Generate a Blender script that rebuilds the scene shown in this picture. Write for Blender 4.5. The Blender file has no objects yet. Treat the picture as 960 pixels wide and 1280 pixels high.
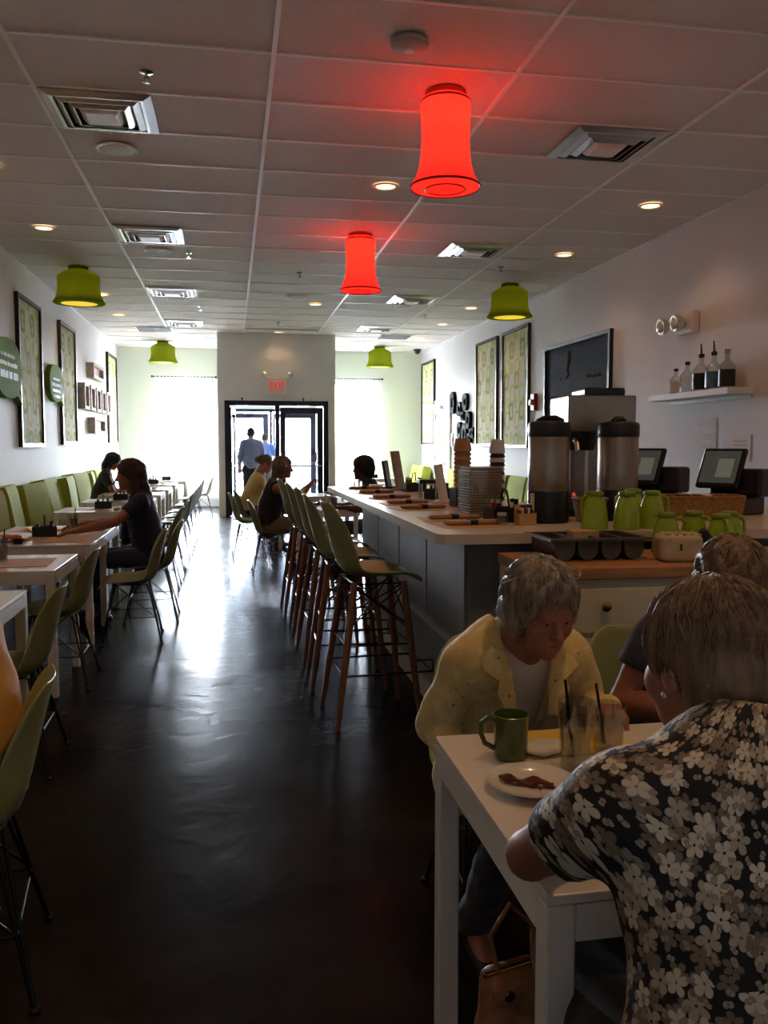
import bpy, math, random
import numpy as np
from mathutils import Vector, Matrix
random.seed(7)
S = bpy.context.scene
COL = S.collection
PI = math.pi

# ------------------------------------------------------------------ camera, world, exposure
cam_d = bpy.data.cameras.new('camera'); cam = bpy.data.objects.new('camera', cam_d); COL.objects.link(cam)
cam_d.sensor_fit = 'VERTICAL'; cam_d.sensor_height = 36.0; cam_d.lens = 1060/1280*36.0
cam_d.clip_start = 0.05; cam_d.clip_end = 400
cam.location = (0, 0, 1.45)
cam.rotation_euler = (PI/2 - math.atan(84/1060), 0, -math.atan(190/1060))
S.camera = cam
S.view_settings.view_transform = 'Standard'; S.view_settings.look = 'None'
S.view_settings.gamma = 1.0; S.view_settings.exposure = 0.85
try: S.view_settings.use_curve_mapping = False
except Exception: pass
W = bpy.data.worlds.new('sky'); S.world = W; W.use_nodes = True
bg = W.node_tree.nodes['Background']; bg.inputs[0].default_value = (0.84, 0.90, 1.0, 1); bg.inputs[1].default_value = 400.0

XL, XR, YB, YF, H = -2.55, 4.58, 20.4, -2.6, 3.68
def portal(loc, w, h):
    l = bpy.data.lights.new('window_portal', 'AREA'); l.shape = 'RECTANGLE'; l.size = w; l.size_y = h
    l.cycles.is_portal = True
    o = bpy.data.objects.new('window_portal', l); COL.objects.link(o); o.location = loc
    o.rotation_euler = (-PI/2, 0, 0)
portal((-1.06, YB+0.25, 1.72), 1.25, 2.5); portal((2.93, YB+0.25, 1.72), 1.15, 2.5); portal((0.9, YB+0.25, 1.2), 2.1, 2.3)
WARM = (1.0, 0.60, 0.29)
def spot(loc, power, size=2.1, blend=0.6, color=WARM):
    l = bpy.data.lights.new('downlight_bulb', 'SPOT'); l.energy = power; l.color = color; l.spot_size = size; l.spot_blend = blend
    l.shadow_soft_size = 0.06
    o = bpy.data.objects.new('downlight_bulb', l); COL.objects.link(o); o.location = loc
    return o
def bulb(loc, power, color, r=0.05):
    l = bpy.data.lights.new('lamp_bulb', 'POINT'); l.energy = power; l.color = color; l.shadow_soft_size = r
    o = bpy.data.objects.new('lamp_bulb', l); COL.objects.link(o); o.location = loc
    return o

# ------------------------------------------------------------------ materials
def lin(c):
    return tuple(((v/255)/12.92 if v/255 <= 0.04045 else ((v/255+0.055)/1.055)**2.4) for v in c)
MATS = {}
def mat(name, rgb, rough=0.5, metal=0.0, var=0.0, vscale=6.0, bump=0.0, bscale=40.0, stretch=None, emit=None, estr=0.0,
        trans=0.0, ior=1.45, coat=0.0, spec=0.5, rvar=0.0, sheen=0.0, c2=None):
    m = bpy.data.materials.new(name); m.use_nodes = True
    nt = m.node_tree; b = nt.nodes['Principled BSDF']
    col = lin(rgb); b.inputs['Base Color'].default_value = (*col, 1)
    b.inputs['Roughness'].default_value = rough; b.inputs['Metallic'].default_value = metal
    b.inputs['Specular IOR Level'].default_value = spec; b.inputs['IOR'].default_value = ior
    b.inputs['Transmission Weight'].default_value = trans; b.inputs['Coat Weight'].default_value = coat
    b.inputs['Sheen Weight'].default_value = sheen
    if emit: b.inputs['Emission Color'].default_value = (*lin(emit), 1); b.inputs['Emission Strength'].default_value = estr
    if var or bump or rvar:
        tc = nt.nodes.new('ShaderNodeTexCoord'); mp = nt.nodes.new('ShaderNodeMapping')
        nt.links.new(tc.outputs['Object'], mp.inputs[0])
        if stretch: mp.inputs['Scale'].default_value = stretch
        if var or rvar:
            n = nt.nodes.new('ShaderNodeTexNoise'); n.inputs['Scale'].default_value = vscale; n.inputs['Detail'].default_value = 6
            nt.links.new(mp.outputs[0], n.inputs[0])
        if var:
            r = nt.nodes.new('ShaderNodeValToRGB')
            d = lin(c2) if c2 else tuple(max(0, c*(1-var)) for c in col)
            e = col if c2 else tuple(min(1, c*(1+var)) for c in col)
            r.color_ramp.elements[0].position = 0.32; r.color_ramp.elements[1].position = 0.68
            r.color_ramp.elements[0].color = (*d, 1); r.color_ramp.elements[1].color = (*e, 1)
            nt.links.new(n.outputs[0], r.inputs[0]); nt.links.new(r.outputs[0], b.inputs['Base Color'])
        if rvar:
            mr = nt.nodes.new('ShaderNodeMapRange'); mr.inputs[1].default_value = 0.3; mr.inputs[2].default_value = 0.7
            mr.inputs[3].default_value = max(0, rough-rvar); mr.inputs[4].default_value = min(1, rough+rvar)
            nt.links.new(n.outputs[0], mr.inputs[0]); nt.links.new(mr.outputs[0], b.inputs['Roughness'])
        if bump:
            n2 = nt.nodes.new('ShaderNodeTexNoise'); n2.inputs['Scale'].default_value = bscale; n2.inputs['Detail'].default_value = 4
            nt.links.new(mp.outputs[0], n2.inputs[0])
            bp = nt.nodes.new('ShaderNodeBump'); bp.inputs['Strength'].default_value = bump; bp.inputs['Distance'].default_value = 0.01
            nt.links.new(n2.outputs[0], bp.inputs['Height']); nt.links.new(bp.outputs[0], b.inputs['Normal'])
    MATS[name] = m
    return m
class NT:
    """tiny expression helper over shader math nodes"""
    def __init__(s, nt): s.nt = nt
    def m(s, op, a, b=None, c=None):
        n = s.nt.nodes.new('ShaderNodeMath'); n.operation = op
        for i, v in enumerate((a, b, c)):
            if v is None: continue
            if isinstance(v, (int, float)): n.inputs[i].default_value = v
            else: s.nt.links.new(v, n.inputs[i])
        return n.outputs[0]
    def mix(s, f, a, b):
        n = s.nt.nodes.new('ShaderNodeMix'); n.data_type = 'RGBA'
        if isinstance(f, (int, float)): n.inputs[0].default_value = f
        else: s.nt.links.new(f, n.inputs[0])
        for i, v in ((6, a), (7, b)):
            if isinstance(v, tuple): n.inputs[i].default_value = (*v, 1)
            else: s.nt.links.new(v, n.inputs[i])
        return n.outputs[2]
    def step(s, x, e0, e1):   # smoothstep
        n = s.nt.nodes.new('ShaderNodeMapRange'); n.interpolation_type = 'SMOOTHSTEP'
        n.inputs[1].default_value = e0; n.inputs[2].default_value = e1
        s.nt.links.new(x, n.inputs[0]); return n.outputs[0]

wall_w = mat('wall_paint', (226, 224, 222), 0.75, var=0.02, vscale=1.5, bump=0.05, bscale=160)
wall_g = mat('back_wall_paint', (218, 224, 206), 0.75, var=0.02, vscale=1.5, bump=0.05, bscale=160)
vest_m = mat('vestibule_paint', (226, 223, 221), 0.75, var=0.02, vscale=1.5)
tile_m = mat('ceiling_tile', (226, 217, 209), 0.9, var=0.04, vscale=30, bump=0.25, bscale=220)
bar_m = mat('ceiling_bar', (248, 246, 242), 0.4)
white_m = mat('white_paint', (228, 226, 220), 0.5)
trimw_m = mat('trim_paint', (196, 196, 192), 0.5)
frame_m = mat('dark_frame', (38, 34, 30), 0.45, var=0.15, vscale=20)
doorf_m = mat('bronze_metal', (36, 38, 48), 0.4, metal=0.3)
chrome_m = mat('chrome', (190, 190, 190), 0.18, metal=1.0)
steel_m = mat('brushed_steel', (150, 138, 126), 0.33, metal=0.9, var=0.08, vscale=30, stretch=(8, 8, 0.3))
alu_m = mat('aluminium', (205, 203, 200), 0.3, metal=0.9)
black_m = mat('black_plastic', (18, 18, 19), 0.38)
blackw_m = mat('black_wire', (16, 16, 18), 0.35, metal=0.5)
shell_m = mat('olive_shell', (138, 144, 98), 0.42, var=0.05, vscale=3)
wood_m = mat('dowel_wood', (122, 78, 52), 0.5, var=0.25, vscale=9, stretch=(6, 6, 0.7))
lam_m = mat('white_laminate', (222, 214, 202), 0.22, var=0.015, vscale=3, coat=0.2)
count_m = mat('counter_laminate', (206, 196, 182), 0.26, var=0.03, vscale=8)
grey_m = mat('counter_panel', (138, 140, 142), 0.5, var=0.06, vscale=4, stretch=(1, 1, 0.2))
cush_m = mat('green_vinyl', (158, 166, 62), 0.85, spec=0.08, var=0.05, vscale=4, bump=0.1, bscale=60)
bench_m = mat('bench_wood', (80, 66, 50), 0.5, var=0.15, vscale=6)
kraft_m = mat('kraft_paper', (186, 150, 104), 0.8, var=0.08, vscale=14, bump=0.1, bscale=60)
napk_m = mat('tan_napkin', (160, 120, 78), 0.85, var=0.08, vscale=25)
band_m = mat('black_band', (24, 20, 20), 0.6)
carafe_m = mat('green_carafe', (140, 166, 30), 0.25, coat=0.3)
carlid_m = mat('green_carafe_lid', (112, 134, 26), 0.35)
mug_m = mat('green_mug', (78, 92, 36), 0.22, coat=0.4)
plate_m = mat('white_china', (226, 222, 214), 0.15, coat=0.5)
cab_m = mat('cream_cabinet', (206, 194, 166), 0.45, var=0.03, vscale=4)
butch_m = mat('butcher_block', (168, 118, 76), 0.42, var=0.22, vscale=5, stretch=(0.6, 9, 9))
brass_m = mat('brass_knob', (170, 130, 70), 0.25, metal=1.0)
tray_m = mat('grey_tray', (78, 72, 66), 0.5, var=0.05, vscale=10)
paper_m = mat('white_paper', (224, 220, 210), 0.85)
tanbag_m = mat('tan_canvas', (190, 170, 138), 0.85, var=0.08, vscale=20, bump=0.3, bscale=120)
wicker_m = mat('wicker', (150, 104, 52), 0.6, var=0.3, vscale=60, bump=0.6, bscale=90)
red_m = mat('fire_red', (150, 24, 20), 0.4)
mat_rust = mat('rust_mat', (150, 84, 62), 0.9, var=0.12, vscale=50, bump=0.4, bscale=200)
board_m = mat('chalkboard', (52, 54, 56), 0.85, spec=0.08, var=0.28, vscale=2.2, c2=(38, 39, 40))
oakl_m = mat('weathered_wood', (170, 154, 140), 0.7, var=0.2, vscale=10, stretch=(1, 6, 1))
pink_m = mat('print_rose', (150, 112, 104), 0.7, var=0.2, vscale=12)
bacon_m = mat('bacon', (96, 34, 22), 0.35, var=0.45, vscale=40, bump=0.5, bscale=60)
food_m = mat('golden_food', (190, 120, 60), 0.7, var=0.3, vscale=30, bump=0.6, bscale=40)
screen_m = mat('pos_screen', (70, 72, 70), 0.2, emit=(120, 128, 120), estr=0.08)
yellow_m = mat('yellow_card', (226, 190, 70), 0.7, var=0.06, vscale=8)
purse_m = mat('reptile_leather', (150, 98, 62), 0.45, var=0.35, vscale=22, bump=0.7, bscale=34)
navyp_m = mat('navy_panel', (38, 44, 62), 0.5)
asph_m = mat('asphalt', (176, 176, 178), 0.9, var=0.15, vscale=1.2)
conc_m = mat('pavement', (214, 212, 208), 0.9, var=0.08, vscale=1.5)
leaf_m = mat('tree_leaf', (74, 120, 48), 0.7, var=0.3, vscale=3)
bark_m = mat('tree_bark', (84, 66, 50), 0.9, var=0.2, vscale=8)
olive_lamp_in = mat('lamp_liner', (210, 190, 60), 0.7, emit=(230, 200, 40), estr=0.55)
lens_m = mat('downlight_lens', (255, 230, 190), 0.5, emit=(255, 214, 160), estr=1.6)
grille_m = mat('speaker_grille', (190, 184, 176), 0.6, bump=0.4, bscale=400)
wrapm = mat('stacked_lids', (150, 132, 116), 0.6, var=0.12, vscale=30, stretch=(1, 1, 12))
amber_m = mat('whiskey', (90, 46, 16), 0.05, trans=0.7, ior=1.36)
green_label = mat('dark_green_label', (22, 44, 34), 0.5)
blue_label = mat('blue_label', (96, 130, 170), 0.4, var=0.3, vscale=14)
exit_m = mat('exit_letters', (230, 30, 30), 0.5, emit=(255, 36, 40), estr=0.3)
signf_m = mat('sign_face', (228, 214, 204), 0.5)
foam_m = mat('speech_bubble_foam', (104, 132, 52), 0.85, spec=0.08, var=0.05, vscale=6)

def thin_glass(name, tint, gloss=0.08):
    m = bpy.data.materials.new(name); m.use_nodes = True; nt = m.node_tree; nt.nodes.clear()
    o = nt.nodes.new('ShaderNodeOutputMaterial'); mx = nt.nodes.new('ShaderNodeMixShader')
    t = nt.nodes.new('ShaderNodeBsdfTransparent'); g = nt.nodes.new('ShaderNodeBsdfGlossy'); g.inputs['Roughness'].default_value = 0.03
    t.inputs[0].default_value = (*tint, 1); mx.inputs[0].default_value = gloss
    nt.links.new(t.outputs[0], mx.inputs[1]); nt.links.new(g.outputs[0], mx.inputs[2]); nt.links.new(mx.outputs[0], o.inputs[0])
    return m
pane_m = thin_glass('window_pane', (0.95, 0.97, 0.98)); doorglass_m = thin_glass('tinted_door_glass', (0.5, 0.53, 0.56))
drink_m = thin_glass('clear_tumbler', (0.93, 0.93, 0.92), 0.16); water_m = thin_glass('iced_water', (0.86, 0.84, 0.80), 0.1)
bottle_m = thin_glass('clear_bottle', (0.82, 0.82, 0.80), 0.14); wrapper_m = thin_glass('clear_film', (0.9, 0.9, 0.9), 0.12)
def sheer(name, rgb, tr):
    m = bpy.data.materials.new(name); m.use_nodes = True; nt = m.node_tree; nt.nodes.clear()
    o = nt.nodes.new('ShaderNodeOutputMaterial'); mx = nt.nodes.new('ShaderNodeMixShader'); mx2 = nt.nodes.new('ShaderNodeMixShader')
    t = nt.nodes.new('ShaderNodeBsdfTransparent'); tl = nt.nodes.new('ShaderNodeBsdfTranslucent'); d = nt.nodes.new('ShaderNodeBsdfDiffuse')
    tl.inputs[0].default_value = (*lin(rgb), 1); d.inputs[0].default_value = (*lin(rgb), 1)
    mx2.inputs[0].default_value = 0.35; nt.links.new(tl.outputs[0], mx2.inputs[1]); nt.links.new(d.outputs[0], mx2.inputs[2])
    mx.inputs[0].default_value = tr; nt.links.new(mx2.outputs[0], mx.inputs[1]); nt.links.new(t.outputs[0], mx.inputs[2]); nt.links.new(mx.outputs[0], o.inputs[0])
    return m
sheer_m = sheer('sheer_fabric', (245, 245, 248), 0.28)
def shade(name, rgb, estr):
    m = bpy.data.materials.new(name); m.use_nodes = True; nt = m.node_tree; nt.nodes.clear()
    o = nt.nodes.new('ShaderNodeOutputMaterial'); mx = nt.nodes.new('ShaderNodeMixShader'); ad = nt.nodes.new('ShaderNodeAddShader')
    tl = nt.nodes.new('ShaderNodeBsdfTranslucent'); d = nt.nodes.new('ShaderNodeBsdfDiffuse'); e = nt.nodes.new('ShaderNodeEmission')
    for q in (tl, d, e): q.inputs[0].default_value = (*lin(rgb), 1)
    e.inputs[1].default_value = estr
    nt.links.new(tl.outputs[0], mx.inputs[1]); nt.links.new(d.outputs[0], mx.inputs[2]); mx.inputs[0].default_value = 0.5
    nt.links.new(mx.outputs[0], ad.inputs[0]); nt.links.new(e.outputs[0], ad.inputs[1]); nt.links.new(ad.outputs[0], o.inputs[0])
    return m
redshade_m = shade('red_pleated_fabric', (255, 54, 42), 0.36)
greenshade_m = shade('green_pleated_fabric', (128, 142, 36), 0.0)

def floor_mat():
    m = mat('polished_concrete', (48, 44, 43), 0.3, spec=0.014)
    nt = m.node_tree; b = nt.nodes['Principled BSDF']; N = NT(nt)
    tc = nt.nodes.new('ShaderNodeTexCoord')
    def noise(sc, det, dist=0.0):
        n = nt.nodes.new('ShaderNodeTexNoise'); n.inputs['Scale'].default_value = sc; n.inputs['Detail'].default_value = det
        n.inputs['Distortion'].default_value = dist; nt.links.new(tc.outputs['Object'], n.inputs[0]); return n.outputs[0]
    a = N.step(noise(0.9, 5, 0.6), 0.3, 0.7); f = N.step(noise(7, 6, 1.2), 0.35, 0.7)
    c = N.mix(a, lin((24, 21, 20)), lin((44, 39, 36))); c = N.mix(N.m('MULTIPLY', f, 0.45), c, lin((28, 23, 20)))
    nt.links.new(c, b.inputs['Base Color'])
    r = N.m('ADD', N.m('MULTIPLY', noise(1.6, 5, 0.5), 0.22), 0.12); nt.links.new(r, b.inputs['Roughness'])
    bp = nt.nodes.new('ShaderNodeBump'); bp.inputs['Strength'].default_value = 0.16; bp.inputs['Distance'].default_value = 0.02
    nt.links.new(noise(6, 7, 0.8), bp.inputs['Height']); nt.links.new(bp.outputs[0], b.inputs['Normal'])
    return m
floor_m = floor_mat()

def pattern_mat(name, ground, c1, c2):
    """retro print of overlapping rounded rectangular rings; object x = across, z = up"""
    m = mat(name, ground, 0.85, spec=0.08); nt = m.node_tree; b = nt.nodes['Principled BSDF']; N = NT(nt)
    tc = nt.nodes.new('ShaderNodeTexCoord'); sx = nt.nodes.new('ShaderNodeSeparateXYZ'); nt.links.new(tc.outputs['Object'], sx.inputs[0])
    x, z = sx.outputs[1], sx.outputs[2]
    def ring(ox, oz, w, h, cw, ch, band):
        row = N.m('FLOOR', N.m('DIVIDE', N.m('ADD', z, oz), ch))
        xs = N.m('ADD', N.m('ADD', x, ox), N.m('MULTIPLY', N.m('MODULO', N.m('ABSOLUTE', row), 2.0), cw/2))
        px = N.m('SUBTRACT', N.m('MULTIPLY', N.m('FRACT', N.m('DIVIDE', xs, cw)), cw), cw/2)
        pz = N.m('SUBTRACT', N.m('MULTIPLY', N.m('FRACT', N.m('DIVIDE', N.m('ADD', z, oz), ch)), ch), ch/2)
        rad = min(w, h)*0.55
        qx = N.m('MAXIMUM', N.m('SUBTRACT', N.m('ABSOLUTE', px), w-rad), 0.0); qz = N.m('MAXIMUM', N.m('SUBTRACT', N.m('ABSOLUTE', pz), h-rad), 0.0)
        d = N.m('SUBTRACT', N.m('SQRT', N.m('ADD', N.m('MULTIPLY', qx, qx), N.m('MULTIPLY', qz, qz))), rad)
        r = N.m('ABSOLUTE', N.m('ADD', d, band))
        return N.m('SUBTRACT', 1.0, N.step(r, band*0.8, band))
    c = N.mix(N.m('MULTIPLY', ring(0.1, 0.3, 0.13, 0.16, 0.46, 0.42, 0.03), 0.7), lin(ground), lin(c1))
    c = N.mix(N.m('MULTIPLY', ring(0.33, 0.12, 0.12, 0.15, 0.52, 0.5, 0.034), 0.8), c, lin(c2))
    c = N.mix(N.m('MULTIPLY', ring(0.22, 0.51, 0.08, 0.10, 0.40, 0.56, 0.026), 0.6), c, lin(c1))
    nt.links.new(c, b.inputs['Base Color'])
    return m
panel_m = pattern_mat('retro_ring_print', (200, 194, 166), (166, 168, 78), (134, 140, 66))

def floral_mat():
    m = mat('floral_print', (20, 18, 20), 0.8); nt = m.node_tree; b = nt.nodes['Principled BSDF']; N = NT(nt)
    uv = nt.nodes.new('ShaderNodeUVMap'); uv.uv_map = 'UVMap'
    nz = nt.nodes.new('ShaderNodeTexNoise'); nz.inputs['Scale'].default_value = 26; nt.links.new(uv.outputs[0], nz.inputs[0])
    vm = nt.nodes.new('ShaderNodeVectorMath'); vm.operation = 'MULTIPLY_ADD'; nt.links.new(nz.outputs['Color'], vm.inputs[0])
    vm.inputs[1].default_value = (0.012, 0.012, 0); nt.links.new(uv.outputs[0], vm.inputs[2])
    col = lin((20, 18, 20))
    for k, (sc, off, petals, R, rgb) in enumerate(((26, 0.37, 2.5, 0.44, (112, 96, 82)), (21, 0.0, 2.5, 0.47, (176, 160, 138)), (25, 0.71, 2.5, 0.45, (124, 108, 90)), (22, 1.31, 2.5, 0.45, (206, 194, 172)), (50, 2.1, 1, 0.36, (150, 138, 120)))):
        v = nt.nodes.new('ShaderNodeTexVoronoi'); v.voronoi_dimensions = '2D'; v.inputs['Scale'].default_value = sc; v.inputs['Randomness'].default_value = 0.75
        ad = nt.nodes.new('ShaderNodeVectorMath'); ad.operation = 'ADD'; ad.inputs[1].default_value = (off, off*1.7, 0)
        nt.links.new(vm.outputs[0], ad.inputs[0]); nt.links.new(ad.outputs[0], v.inputs[0])
        su = nt.nodes.new('ShaderNodeVectorMath'); su.operation = 'SUBTRACT'; nt.links.new(ad.outputs[0], su.inputs[0])
        nt.links.new(v.outputs['Position'], su.inputs[1])
        sp = nt.nodes.new('ShaderNodeSeparateXYZ'); nt.links.new(su.outputs[0], sp.inputs[0])
        cs = nt.nodes.new('ShaderNodeSeparateColor'); nt.links.new(v.outputs['Color'], cs.inputs[0])
        ang = N.m('ADD', N.m('ARCTAN2', sp.outputs[1], sp.outputs[0]), N.m('MULTIPLY', cs.outputs[0], 6.28))
        pet = N.m('POWER', N.m('ABSOLUTE', N.m('COSINE', N.m('MULTIPLY', ang, petals))), 0.55)
        d = N.m('MULTIPLY', v.outputs['Distance'], 1.0)
        lim = N.m('MULTIPLY', N.m('ADD', N.m('MULTIPLY', pet, 0.62), 0.30), R)
        on = N.m('SUBTRACT', 1.0, N.step(N.m('SUBTRACT', d, lim), -0.02, 0.02))
        keep = N.m('GREATER_THAN', cs.outputs[1], 0.40 if k < 4 else 0.5)
        on = N.m('MULTIPLY', on, keep)
        on = N.m('MULTIPLY', on, N.step(d, 0.035, 0.06))
        veins = N.m('ADD', 0.72, N.m('MULTIPLY', N.step(pet, 0.3, 0.95), 0.28))
        tone = N.mix(veins, tuple(c*0.45 for c in lin(rgb)), lin(rgb))
        col = N.mix(on, col, tone)
    nt.links.new(col, b.inputs['Base Color'])
    return m
floral_m = floral_mat()

def eyelet_mat():
    m = mat('yellow_eyelet', (206, 178, 112), 0.85, sheen=0.3); nt = m.node_tree; b = nt.nodes['Principled BSDF']; N = NT(nt)
    tc = nt.nodes.new('ShaderNodeTexCoord')
    v = nt.nodes.new('ShaderNodeTexVoronoi'); v.inputs['Scale'].default_value = 27; nt.links.new(tc.outputs['Object'], v.inputs[0])
    w = nt.nodes.new('ShaderNodeTexNoise'); w.inputs['Scale'].default_value = 24; w.inputs['Detail'].default_value = 5; nt.links.new(tc.outputs['Object'], w.inputs[0])
    hole = N.m('SUBTRACT', 1.0, N.step(v.outputs['Distance'], 0.06, 0.16))
    c = N.mix(hole, lin((206, 178, 112)), lin((120, 94, 50))); c = N.mix(N.m('MULTIPLY', N.step(w.outputs[0], 0.48, 0.60), 0.55), c, lin((228, 206, 150)))
    nt.links.new(c, b.inputs['Base Color'])
    bp = nt.nodes.new('ShaderNodeBump'); bp.inputs['Strength'].default_value = 0.5; bp.inputs['Distance'].default_value = 0.006
    nt.links.new(w.outputs[0], bp.inputs['Height']); nt.links.new(bp.outputs[0], b.inputs['Normal'])
    return m
eyelet_m = eyelet_mat()

# ------------------------------------------------------------------ mesh helpers
class MB:
    def __init__(s): s.v = []; s.f = []
    def add(s, vs, fs):
        o = len(s.v); s.v += [tuple(p) for p in vs]; s.f += [tuple(i+o for i in q) for q in fs]; return s
    def box(s, x0, x1, y0, y1, z0, z1):
        return s.add([(x0,y0,z0),(x1,y0,z0),(x1,y1,z0),(x0,y1,z0),(x0,y0,z1),(x1,y0,z1),(x1,y1,z1),(x0,y1,z1)],
                     [(0,3,2,1),(4,5,6,7),(0,1,5,4),(1,2,6,5),(2,3,7,6),(3,0,4,7)])
    def rbox(s, x0, x1, y0, y1, z0, z1, r=0.01, top=None):
        """box with chamfered edges (two rings of octagons)"""
        r = min(r, (x1-x0)*0.45, (y1-y0)*0.45, (z1-z0)*0.45)
        def ring(i, z, c):
            a, b, p, q = x0+i, x1-i, y0+i, y1-i
            return [(a+c,p,z),(b-c,p,z),(b,p+c,z),(b,q-c,z),(b-c,q,z),(a+c,q,z),(a,q-c,z),(a,p+c,z)]
        rings = [ring(r, z0, r*0.5), ring(r*0.3, z0+r*0.3, r*0.7), ring(0, z0+r, r), ring(0, z1-r, r), ring(r*0.3, z1-r*0.3, r*0.7), ring(r, z1, r*0.5)]
        return s.loft(rings)
    def loft(s, rings, caps=True, closed=True):
        n = len(rings[0]); vs = [p for q in rings for p in q]; fs = []
        for a in range(len(rings)-1):
            for i in range(n if closed else n-1):
                j = (i+1) % n; fs.append((a*n+i, a*n+j, (a+1)*n+j, (a+1)*n+i))
        if caps: fs.append(tuple(range(n-1, -1, -1))); fs.append(tuple((len(rings)-1)*n+i for i in range(n)))
        return s.add(vs, fs)
    def lathe(s, prof, n=24, c=(0,0,0), caps=True, ripple=0.0, nr=0):
        rings = []
        for r, z in prof:
            rings.append([(c[0]+(r*(1+ripple*math.cos(nr*2*PI*i/n)))*math.cos(2*PI*i/n), c[1]+(r*(1+ripple*math.cos(nr*2*PI*i/n)))*math.sin(2*PI*i/n), c[2]+z) for i in range(n)])
        return s.loft(rings, caps)
    def cyl(s, a, b, r0, r1=None, n=8, caps=True):
        r1 = r0 if r1 is None else r1
        a = Vector(a); b = Vector(b); d = (b-a).normalized()
        u = d.orthogonal().normalized(); w = d.cross(u)
        R = [[a+(u*math.cos(2*PI*i/n)+w*math.sin(2*PI*i/n))*r0 for i in range(n)], [b+(u*math.cos(2*PI*i/n)+w*math.sin(2*PI*i/n))*r1 for i in range(n)]]
        return s.loft(R, caps)
    def tube(s, pts, r, n=6):
        pts = [Vector(p) for p in pts]; rings = []
        up = None
        for i, p in enumerate(pts):
            d = (pts[min(i+1, len(pts)-1)]-pts[max(i-1, 0)]).normalized()
            if up is None: up = d.orthogonal().normalized()
            u = (up-d*up.dot(d)); u = u.normalized() if u.length > 1e-6 else d.orthogonal().normalized(); up = u; w = d.cross(u)
            rr = r[i] if isinstance(r, (list, tuple)) else r
            rings.append([p+(u*math.cos(2*PI*k/n)+w*math.sin(2*PI*k/n))*rr for k in range(n)])
        return s.loft(rings)
    def ball(s, c, r, n=12, m=8, sc=(1,1,1)):
        prof = [(max(1e-4, r*math.sin(PI*k/m)), -r*math.cos(PI*k/m)) for k in range(m+1)]
        rings = [[(c[0]+q*math.cos(2*PI*i/n)*sc[0], c[1]+q*math.sin(2*PI*i/n)*sc[1], c[2]+z*sc[2]) for i in range(n)] for q, z in prof]
        return s.loft(rings)
    def prism(s, poly, z0, z1, axis='z'):
        def P(a, b, t): return (a, b, t) if axis == 'z' else ((t, a, b) if axis == 'x' else (a, t, b))
        n = len(poly); vs = [P(a, b, z0) for a, b in poly]+[P(a, b, z1) for a, b in poly]
        fs = [tuple(range(n-1, -1, -1)), tuple(range(n, 2*n))]+[(i, (i+1) % n, n+(i+1) % n, n+i) for i in range(n)]
        return s.add(vs, fs)
    def xf(s, M): s.v = [tuple(M @ Vector(p)) for p in s.v]; return s
    def mesh(s, name, material, smooth=False):
        me = bpy.data.meshes.new(name); me.from_pydata(s.v, [], s.f)
        if material: me.materials.append(material)
        import bmesh
        bm = bmesh.new(); bm.from_mesh(me); bmesh.ops.recalc_face_normals(bm, faces=bm.faces); bm.to_mesh(me); bm.free()
        if smooth:
            me.shade_smooth()
            try: me.set_sharp_from_angle(angle=math.radians(40))
            except Exception: pass
        me.update(); return me
    def build(s, name, material, parent=None, smooth=False, loc=None, rotz=None):
        return obj(name, s.mesh(name, material, smooth), parent, loc, rotz)
def obj(name, me, parent=None, loc=None, rotz=None):
    o = bpy.data.objects.new(name, me); COL.objects.link(o)
    if parent: o.parent = parent
    if loc: o.location = loc
    if rotz: o.rotation_euler = (0, 0, rotz)
    return o
def tag(o, label, cat, group=None, kind=None):
    o['label'] = label; o['category'] = cat
    if group: o['group'] = group
    if kind: o['kind'] = kind
    return o
def thing(name, label, cat, loc=(0,0,0), rotz=0.0, group=None):
    o = bpy.data.objects.new(name, None); COL.objects.link(o); o.location = loc; o.rotation_euler = (0, 0, rotz); o.empty_display_size = 0.1
    return tag(o, label, cat, group)
def structure(o, label=None, cat=None):
    o['kind'] = 'structure'
    if label: o['label'] = label
    if cat: o['category'] = cat
    return o
KIDS = {}
def copy_tree(o, loc=None, rotz=None, label=None, group=None, parent=None):
    c = o.copy(); COL.objects.link(c); c.parent = parent
    if loc is not None: c.location = loc
    if rotz is not None: c.rotation_euler = (0, 0, rotz)
    if label: c['label'] = label
    if group: c['group'] = group
    elif label and 'group' in c and parent is None: del c['group']
    for ch in [q for q in list(COL.objects) if q.parent == o]: copy_tree(ch, parent=c)
    return c
def R(a): return math.radians(a)

# ------------------------------------------------------------------ room shell
fl = MB().box(XL-0.2, XR+0.2, YF, YB, -0.2, -0.012).build('floor', floor_m); structure(fl, 'dark polished concrete floor with faint saw-cut joints', 'floor')
ys = [YF, 1.6, 5.8, 10.0, 14.2, YB]
for a, b in zip(ys[:-1], ys[1:]):
    MB().box(XL, XR, a+0.003, b-0.003, -0.03, 0).build('floor_slab', floor_m, fl)
structure(MB().box(XL-0.2, XL, YF, YB+0.2, 0, H+0.2).build('wall_left', wall_w), 'long white wall behind the green bench', 'wall')
structure(MB().box(XR, XR+0.2, YF, YB+0.2, 0, H+0.2).build('wall_right', wall_w), 'long white wall with chalkboard and bottle shelf', 'wall')
structure(MB().box(XL-0.2, XR+0.2, YF-0.2, YF, 0, H+0.2).build('wall_rear', wall_w), 'plain wall behind the viewer', 'wall')
wb = MB()
WIN = ((-1.66, -0.46, 0.5, 2.95), (2.38, 3.48, 0.5, 2.95))
VX0, VX1, VY = -0.26, 2.11, 17.4
T0, T1 = YB, YB+0.2
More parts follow.
